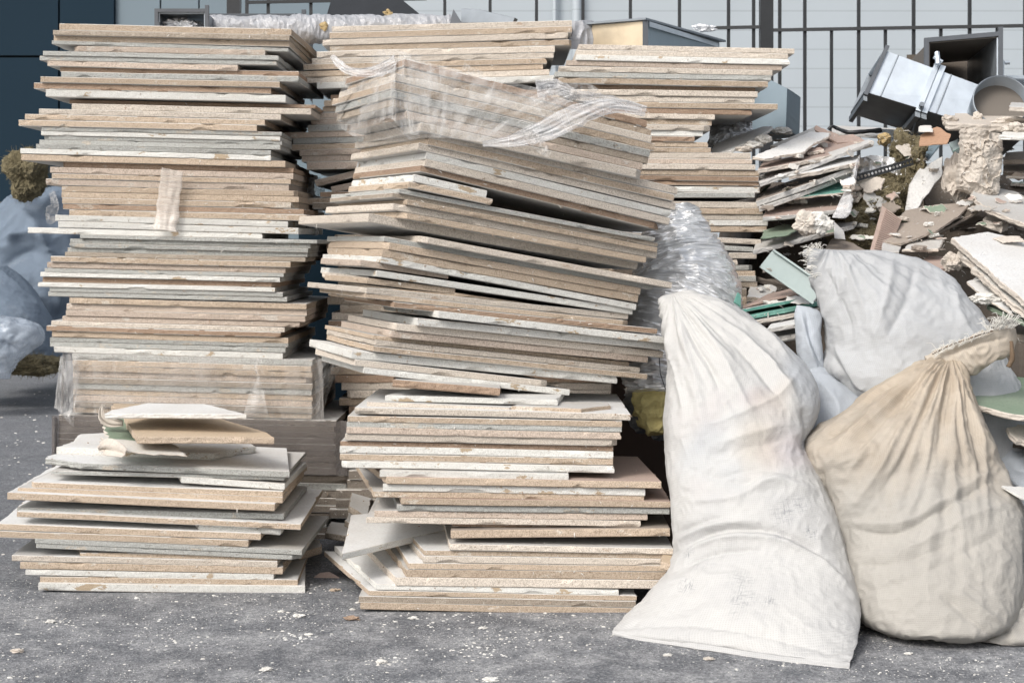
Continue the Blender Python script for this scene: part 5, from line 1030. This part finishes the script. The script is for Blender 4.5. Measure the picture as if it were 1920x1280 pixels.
# wool clumps
for i, (u, v, d, r, lb) in enumerate([
    (1700, 290, 5.0, (.045, .05, .055), 'tuft of yellowish mineral wool behind the upright white sheet'), (1712, 330, 5.0, (.035, .05, .07), 'long mineral wool clump left of the upright white sheet'),
    (1660, 375, 4.95, (.065, .07, .055), 'dark brown mineral wool mound behind the ribbed panel'), (1610, 405, 4.95, (.08, .08, .055), 'shaded mineral wool mass at the right end of the sheets'),
    (1610, 455, 4.85, (.07, .06, .035), 'low dark mineral wool behind the frayed sack corner'), (1660, 335, 5.0, (.05, .04, .022), 'flat pale mineral wool pad in the rubble')]):
    o = lump('mineral_wool', P(u, v, d), r, 'olive_wool', 60 + i, .42, 6, sc=2.6, fine=.10); tag(o, lb, 'mineral wool'); fuzz(o, 700, .018, .0005, None, i)
o = lump('mineral_wool', P(1657, 262, 5.1), (.018, .03, .018), 'golden_wool', 66, .3, 4); tag(o, 'small golden wool tuft at the top right of the sheets', 'mineral wool')
o = sheet('foil_sheet', [(1600, 300, 5.0), (1640, 292, 4.98), (1690, 300, 5.0), (1705, 318, 5.0)], [(1590, 400, 4.98), (1620, 400, 4.96), (1660, 385, 4.98), (1690, 350, 5.0)], 'foil', 31, .02, 90, 80, .6, .6, .001, nsc=20); tag(o, 'silver foil sheet crumpled in the middle of the rubble', 'foil')
o = sheet('plastic_film', [(1596, 330, 4.8), (1606, 300, 4.8), (1612, 290, 4.85)], [(1560, 408, 4.7), (1590, 405, 4.7), (1600, 360, 4.75)], 'film_white', 32, .012, 40, 60, .3, .3, nsc=20); tag(o, 'cloudy plastic film over the right ends of the sloping sheets', 'plastic film')
# perforated strap with real holes
def strap():
    a, b = P(1606, 334, 4.86), P(1712, 303, 4.9); L = (b - a).length; x = (b - a).normalized(); y = Vector((0, -1, 0)).cross(x).normalized(); h = .020; n = 16; V, fc = [], []
    for k in range(n):
        c = a + x * (L * (k + .5) / n); w = L / n / 2; base = len(V); sq = []
        for (p, q) in ((-1, -1), (0, -1), (1, -1), (1, 0), (1, 1), (0, 1), (-1, 1), (-1, 0)): V.append(c + x * w * p + y * h / 2 * q); sq.append((p, q))
        for (p, q) in sq: l = math.hypot(p, q); V.append(c + (x * p / l + y * q / l) * .0042)
        for j in range(8): fc.append((base + j, base + (j + 1) % 8, base + 8 + (j + 1) % 8, base + 8 + j))
    o = put('perforated_strap', V, fc, 'black_paint'); s = o.modifiers.new('thickness', 'SOLIDIFY'); s.thickness = .0015; return o
tag(strap(), 'black perforated metal strap crossing the silver foil', 'metal strap')
m_ = MB()
for k, (va, vb) in enumerate(((243, 252), (250, 262), (258, 270), (266, 276))):
    m_ = MB(); m_.sbar(P(1655 + k * 2, va + 4, 5.35), P(1735, vb, 5.25), .016, .012); o = m_.put('metal_profile', 'galvanised'); tag(o, ['topmost', 'second from top', 'third from top', 'lowest'][k] + ' of the grey metal profiles lying behind the orange scrap', 'metal profile', 'metal profiles behind the orange scrap')
slab('metal_sheet', 'white metal sheet edge lying along the back of the heap', 'metal sheet', [(1560, 248, 5.5), (1700, 262, 5.45), (1740, 262, 5.45), (1740, 245, 5.7), (1560, 237, 5.7)], .01, [FP] * 3, 301, rag=0)
o = tube('rubber_hose', [(1553, 243, 5.2, 3), (1560, 237, 5.2, 3), (1572, 242, 5.2, 3), (1590, 248, 5.15, 4), (1620, 247, 5.15, 4), (1650, 245, 5.2, 5)], 'black_paint', 60, 12, 0, 3, 4, .001); tag(o, 'black cable end lying over the top of the sheets', 'cable')
# pale channel profile
pa, pb = P(1437, 484, 4.42), P(1535, 552, 4.30); ax2 = (pb - pa).normalized(); up2 = Vector((0, -1, 0)).cross(ax2).normalized(); up2 = up2 if up2.z > 0 else -up2
e = empty('channel_profile', pa); tag(e, 'pale green plastic channel profile leaning on the grey-white sack', 'profile')
fw = Vector((0, -.012, 0)); L_ = pb - pa
MB().box(pa - up2 * .024, L_, Vector((0, .003, 0)), up2 * .048).put('web', 'pale_plastic', e)
MB().box(pa + up2 * .024, L_, fw * 1.4, up2 * .005).put('upper_lip', 'pale_plastic', e)
MB().box(pa - up2 * .030, L_, fw * 1.6, up2 * .006).put('lower_lip', 'pale_plastic', e)
# blue lid piece + teal strip in the rubble
slab('louvred_panel', 'blue-grey metal sheet wedged behind the upright white sheet', 'metal sheet', [(1738, 300, 5.0), (1765, 272, 5.05), (1745, 268, 5.1), (1722, 290, 5.1)], .006, ['bluegrey_metal'] * 3, 302, rag=0)
slab('glass_piece', 'thick pale green block beside the hanging plaster', 'block', [(1786, 284, 4.9), (1802, 274, 4.9), (1798, 258, 4.95), (1778, 266, 4.95)], .02, ['pale_plastic', 'pale_plastic', 'face_teal'], 303, rag=0)
# curled paper wads
for i, (u, v, d, r, m, lb) in enumerate([
    (1512, 418, 4.60, (.030, .02, .028), PC, 'crumpled reddish-white paper wad, left of the curled pair'), (1538, 418, 4.60, (.028, .02, .026), PW, 'curled white paper wad on the front of the sheets'),
    (1430, 262, 4.86, (.020, .02, .012), PW, 'chalky lump on the white sloping strip'), (1412, 272, 4.84, (.024, .02, .010), PW, 'broken white chunk below the chalky lump'), (1395, 280, 4.82, (.022, .02, .008), PC, 'flat chalk fragments at the foot of the strip'),
    (1465, 246, 5.05, (.028, .02, .010), PW, 'white rubble piece near the blue-grey elbow'), (1780, 225, 4.9, (.022, .02, .014), PC, 'cracked plaster knob at the left end of the level slab'),
    (1832, 222, 4.93, (.012, .01, .018), PC, 'little upright plaster spike on the level slab'), (1890, 228, 4.86, (.04, .03, .012), PC, 'rough plaster lump on the right of the level slab'),
    (1790, 330, 4.86, (.03, .03, .06), PC, 'pale crumpled paper hanging left of the cracked plaster'), (1786, 492, 4.36, (.022, .02, .020), PC, 'grey plaster lump between the sack and white board'), (1850, 560, 4.14, (.03, .02, .012), PW, 'knobbly white crumbs below the layered edge'),
    (1905, 240, 4.78, (.03, .03, .014), PC, 'rounded plaster lump at the right edge of heap')]):
    o = lump('plaster_lump', P(u, v, d), r, m, 90 + i, .38, 4, fine=.14, sc=3); tag(o, lb, 'plaster lump')

# ================================================================ CRUMBS ON THE ASPHALT
def crumbs(n, seed):
    rg = random.Random(seed); V, fc = [], []
    def one(x, y, r):
        k = len(V); m = rg.choice((5, 6, 7)); a0 = rg.random() * 6; h = r * rg.uniform(.25, .7); st = rg.uniform(.6, 1.6)
        for j in range(m): a = a0 + 2 * math.pi * j / m; q = r * rg.uniform(.7, 1.2); V.append((x + math.cos(a) * q * st, y + math.sin(a) * q, 0.0))
        for j in range(m): a = a0 + 2 * math.pi * j / m; q = r * rg.uniform(.4, .8); V.append((x + math.cos(a) * q * st, y + math.sin(a) * q, h * rg.uniform(.8, 1.1)))
        for j in range(m): fc.append((k + j, k + (j + 1) % m, k + m + (j + 1) % m, k + m + j))
        fc.append(tuple(k + m + j for j in range(m)))
    for _ in range(n):
        y = 3.05 + 1.3 * rg.random() ** 1.4; x = rg.uniform(-1.35, 1.3)
        if noise.noise((x * 2.2, y * 3.5, 1.3)) < -.12 and rg.random() < .75: continue
        one(x, y, .0009 * math.exp(rg.gauss(0, .55)) + .0003)
    for (u, v, k, sp) in ((1430/1.655, 1218, 60, .05), (540, 1154, 30, .025), (548, 1193, 40, .03), (715, 1241, 30, .02), (105, 1166, 25, .03), (350, 1195, 50, .07), (1350, 1200, 30, .03), (560, 1105, 20, .03), (830, 1160, 30, .05), (1000, 1200, 40, .07)):
        p = P(u, v, ZC * F / (v - VH))
        for _ in range(k): one(p.x + rg.gauss(0, sp), p.y + rg.gauss(0, sp), rg.uniform(.001, .0035))
    for _ in range(500):
        y = rg.uniform(4.4, 9.5); x = rg.uniform(-2.6, -1.0); one(x, y, rg.uniform(.001, .006))
    return put('plaster_crumbs', V, fc, 'plaster_white')
tag(crumbs(7500, 5), 'fine white plaster crumbs strewn over the asphalt', 'crumbs', None, 'stuff')
for i, (u, v, r, m, lb) in enumerate([
    (32, 1222, .012, 'plaster', 'flat tan flake on the asphalt at lower left'), (95, 1166, .010, PW, 'white chip pair on the asphalt below the front left stack'), (527, 1147, .007, PW, 'small round white pebble of plaster between the front stacks'), (560, 1156, .011, PW, 'largest white crumb cluster piece near the stack gap'),
    (660, 1161, .014, 'edge_brown', 'brown fibre flake on the asphalt before the centre stack'), (661, 1143, .006, PW, 'round white crumb beside the brown flake'), (774, 1160, .009, PW, 'white chip below the left foot of the centre stack'), (905, 1178, .008, PW, 'lone white chip in the open asphalt'),
    (715, 1242, .010, PW, 'white chip trio near the lower picture edge'), (500, 1256, .010, PW, 'elongated white flake on the asphalt, lower centre left'), (578, 1190, .007, PW, 'white pebble right of a dust smear'), (1330, 1236, .009, 'plaster', 'tan plaster nugget in front of the white sack'),
    (1252, 1229, .008, PW, 'pale lump in front of the sack seam'), (1703, 1226, .007, PW, 'small white stone beside the cream sack'), (920, 1276, .012, PW, 'white flake at the bottom picture edge'), (628, 1107, .010, 'edge_tan', 'tan chip in front of the reddish chunk')]):
    p = P(u, v, ZC * F / (v - VH)); o = lump('plaster_chip', (p.x, p.y, r * .22), (r, r * .8, r * .32), m, 120 + i, .5, 3, fine=.2, zmin=.0005, sc=4); tag(o, lb, 'chip')

# ================================================================ LOOSE FRAGMENTS RESTING ON WHAT IS THERE
bpy.context.view_layer.update(); DG = bpy.context.evaluated_depsgraph_get()
def hit(u, v):
    o = Vector((0, 0, ZC)); d = (P(u, v, 1) - o).normalized(); r = scn.ray_cast(DG, o, d, distance=8)
    return (r[1], r[2], r[4]) if r[0] else None
def scatter_shards():
    rg = random.Random(77); spots = []; k = 0
    while k < 210:
        k += 1; z = rg.random()
        if z < .62: u, v = rg.uniform(1590, 1915), rg.uniform(255, 500)
        elif z < .9: u, v = rg.uniform(1430, 1640), rg.uniform(250, 460)
        else: u, v = rg.uniform(1420, 1540), rg.uniform(450, 640)
        h = hit(u, v)
        if not h: continue
        nm = h[2].name.split('.')[0]
        if nm in ('ground', 'sack_body', 'bar', 'rail', 'post', 'pale_cladding', 'foil_hose', 'front_wall', 'fibre_board', 'frayed_edge', 'stretch_film') or h[0].y > 5.7: continue
        if nm in ('plaster_chunk', 'cardboard_scrap', 'perforated_strap', 'backing', 'ribs', 'plaster_lump', 'web', 'upper_lip', 'plastic_strip') or ('white' in h[2].get('label', '') and rg.random() < .8): continue
        spots.append(h)
    made = {}
    for (p, nn, ho) in spots:
        s = rg.uniform(.010, .030) if rg.random() < .82 else rg.uniform(.035, .06); m = rg.choice((4, 5, 6)); a0 = rg.random() * 6; el = rg.choice((rg.uniform(.18, .4), rg.uniform(.4, .9)))
        poly = [(math.cos(a0 + 2 * math.pi * j / m) * s * rg.uniform(.6, 1.1), math.sin(a0 + 2 * math.pi * j / m) * s * el * rg.uniform(.6, 1.1)) for j in range(m)]
        t = rg.choice((.0012, .004, .008, .011)); cn, mt, fc = rg.choice((('pink-brown', 'plaster', 'face_pinkbrown'), ('white', 'plaster_white', 'face_white'), ('grey', 'plaster', 'face_paper'), ('cream', 'plaster', 'plaster'), ('chalky', 'plaster_white', 'plaster_white'), ('brown', 'face_greybrown', 'face_greybrown'), ('green', 'plaster', 'face_green')))
        if area(poly) < 0: poly = poly[::-1]
        V, Fc, mi = plate_mesh(poly, t, rg, step=.004, back=.004, chips=1, rag={j: min(.006, s * .3) for j in range(m)}, chipmax=t * .4, wob=.003)
        o = link('board_fragment', mesh(V, Fc, mi), [mt, fc, fc]); z = (nn + Vector((rg.gauss(0, .45), rg.gauss(0, .45), rg.gauss(0, .45) + .4))).normalized()
        o.matrix_basis = Matrix.Translation(p + nn * (s * .12 + t)) @ z.to_track_quat('Z', 'Y').to_matrix().to_4x4()
        pr = ho.parent or ho; key = (cn, pr.get('label', 'the dark rubble').split(',')[0]); made.setdefault(key, []).append((p.x, o))
    for (cn, host), lst in made.items():
        lst.sort(key=lambda q: q[0])
        for i, (x, o) in enumerate(lst):
            pos = '' if len(lst) == 1 else (('left ' if i == 0 else 'right ') if len(lst) == 2 else ordinal(i + 1) + ' from left ')
            lb = f'{pos}loose {cn} fragment on {host}'; tag(o, ' '.join(lb.split()[:16]), 'fragment', 'loose small fragments in the rubble')
def area(p): return sum(p[i][0] * p[(i + 1) % len(p)][1] - p[(i + 1) % len(p)][0] * p[i][1] for i in range(len(p)))
def shreds(n, box, names, seed, ln, name, label, mat, grit=.5):
    rg = random.Random(seed); mb = MB(); k = 0
    for _ in range(n):
        h = hit(rg.uniform(box[0], box[1]), rg.uniform(box[2], box[3]))
        if not h or h[2].name.split('.')[0] not in names: continue
        p, nn = h[0], h[1]
        if rg.random() < grit:                                   # a crumb
            r = rg.uniform(.0008, .0028); q = [Vector((rg.gauss(0, 1), rg.gauss(0, 1), rg.gauss(0, 1))).normalized() * r for _ in range(4)]
            c = p + nn * r * .3; mb.add([c + x for x in q], [(0, 1, 2), (0, 3, 1), (1, 3, 2), (2, 3, 0)])
        else:
            l = ln * rg.uniform(.3, 1.2); w = rg.uniform(.0004, .0011); d = Vector((rg.uniform(-1, 1), -rg.random() * .4, rg.uniform(-.7, .25))).normalized(); s_ = d.cross(nn).normalized() * w
            a = p - nn * .0005; b = p + d * l * .5 + nn * l * .2; c = b + d * l * .4 + Vector((0, 0, -l * .3 * rg.random()))
            e_ = nn * .0004; mb.add([a - s_, a + s_, b + s_, b - s_, c, a + e_, b + e_], [(0, 1, 2, 3), (3, 2, 4), (0, 3, 6, 5), (1, 5, 6, 2), (3, 4, 6), (2, 6, 4)])
    tag(mb.put(name, mat), label, 'shreds', None, 'stuff')
scatter_shards()
shreds(1500, (40, 1270, 45, 1140), ('fibre_board', 'broken_board'), 5, .010, 'paper_shreds', 'tiny paper shreds and grit clinging to the board edges', 'paper_line')
shreds(900, (40, 1270, 45, 1140), ('fibre_board', 'broken_board'), 8, .010, 'brown_grit', 'tiny brown fibre grit clinging to the board edges', 'edge_brown', .85)
shreds(1600, (1340, 1915, 235, 640), ('plasterboard', 'green_plasterboard', 'rubble_heap', 'fibre_sheet', 'plaster_slab', 'teal_plasterboard', 'dark_board', 'mineral_wool', 'plaster_chunk', 'board'), 9, .022, 'rubble_shreds', 'shreds and grit of paper and plaster strewn through the rubble', 'plaster_white', .6)
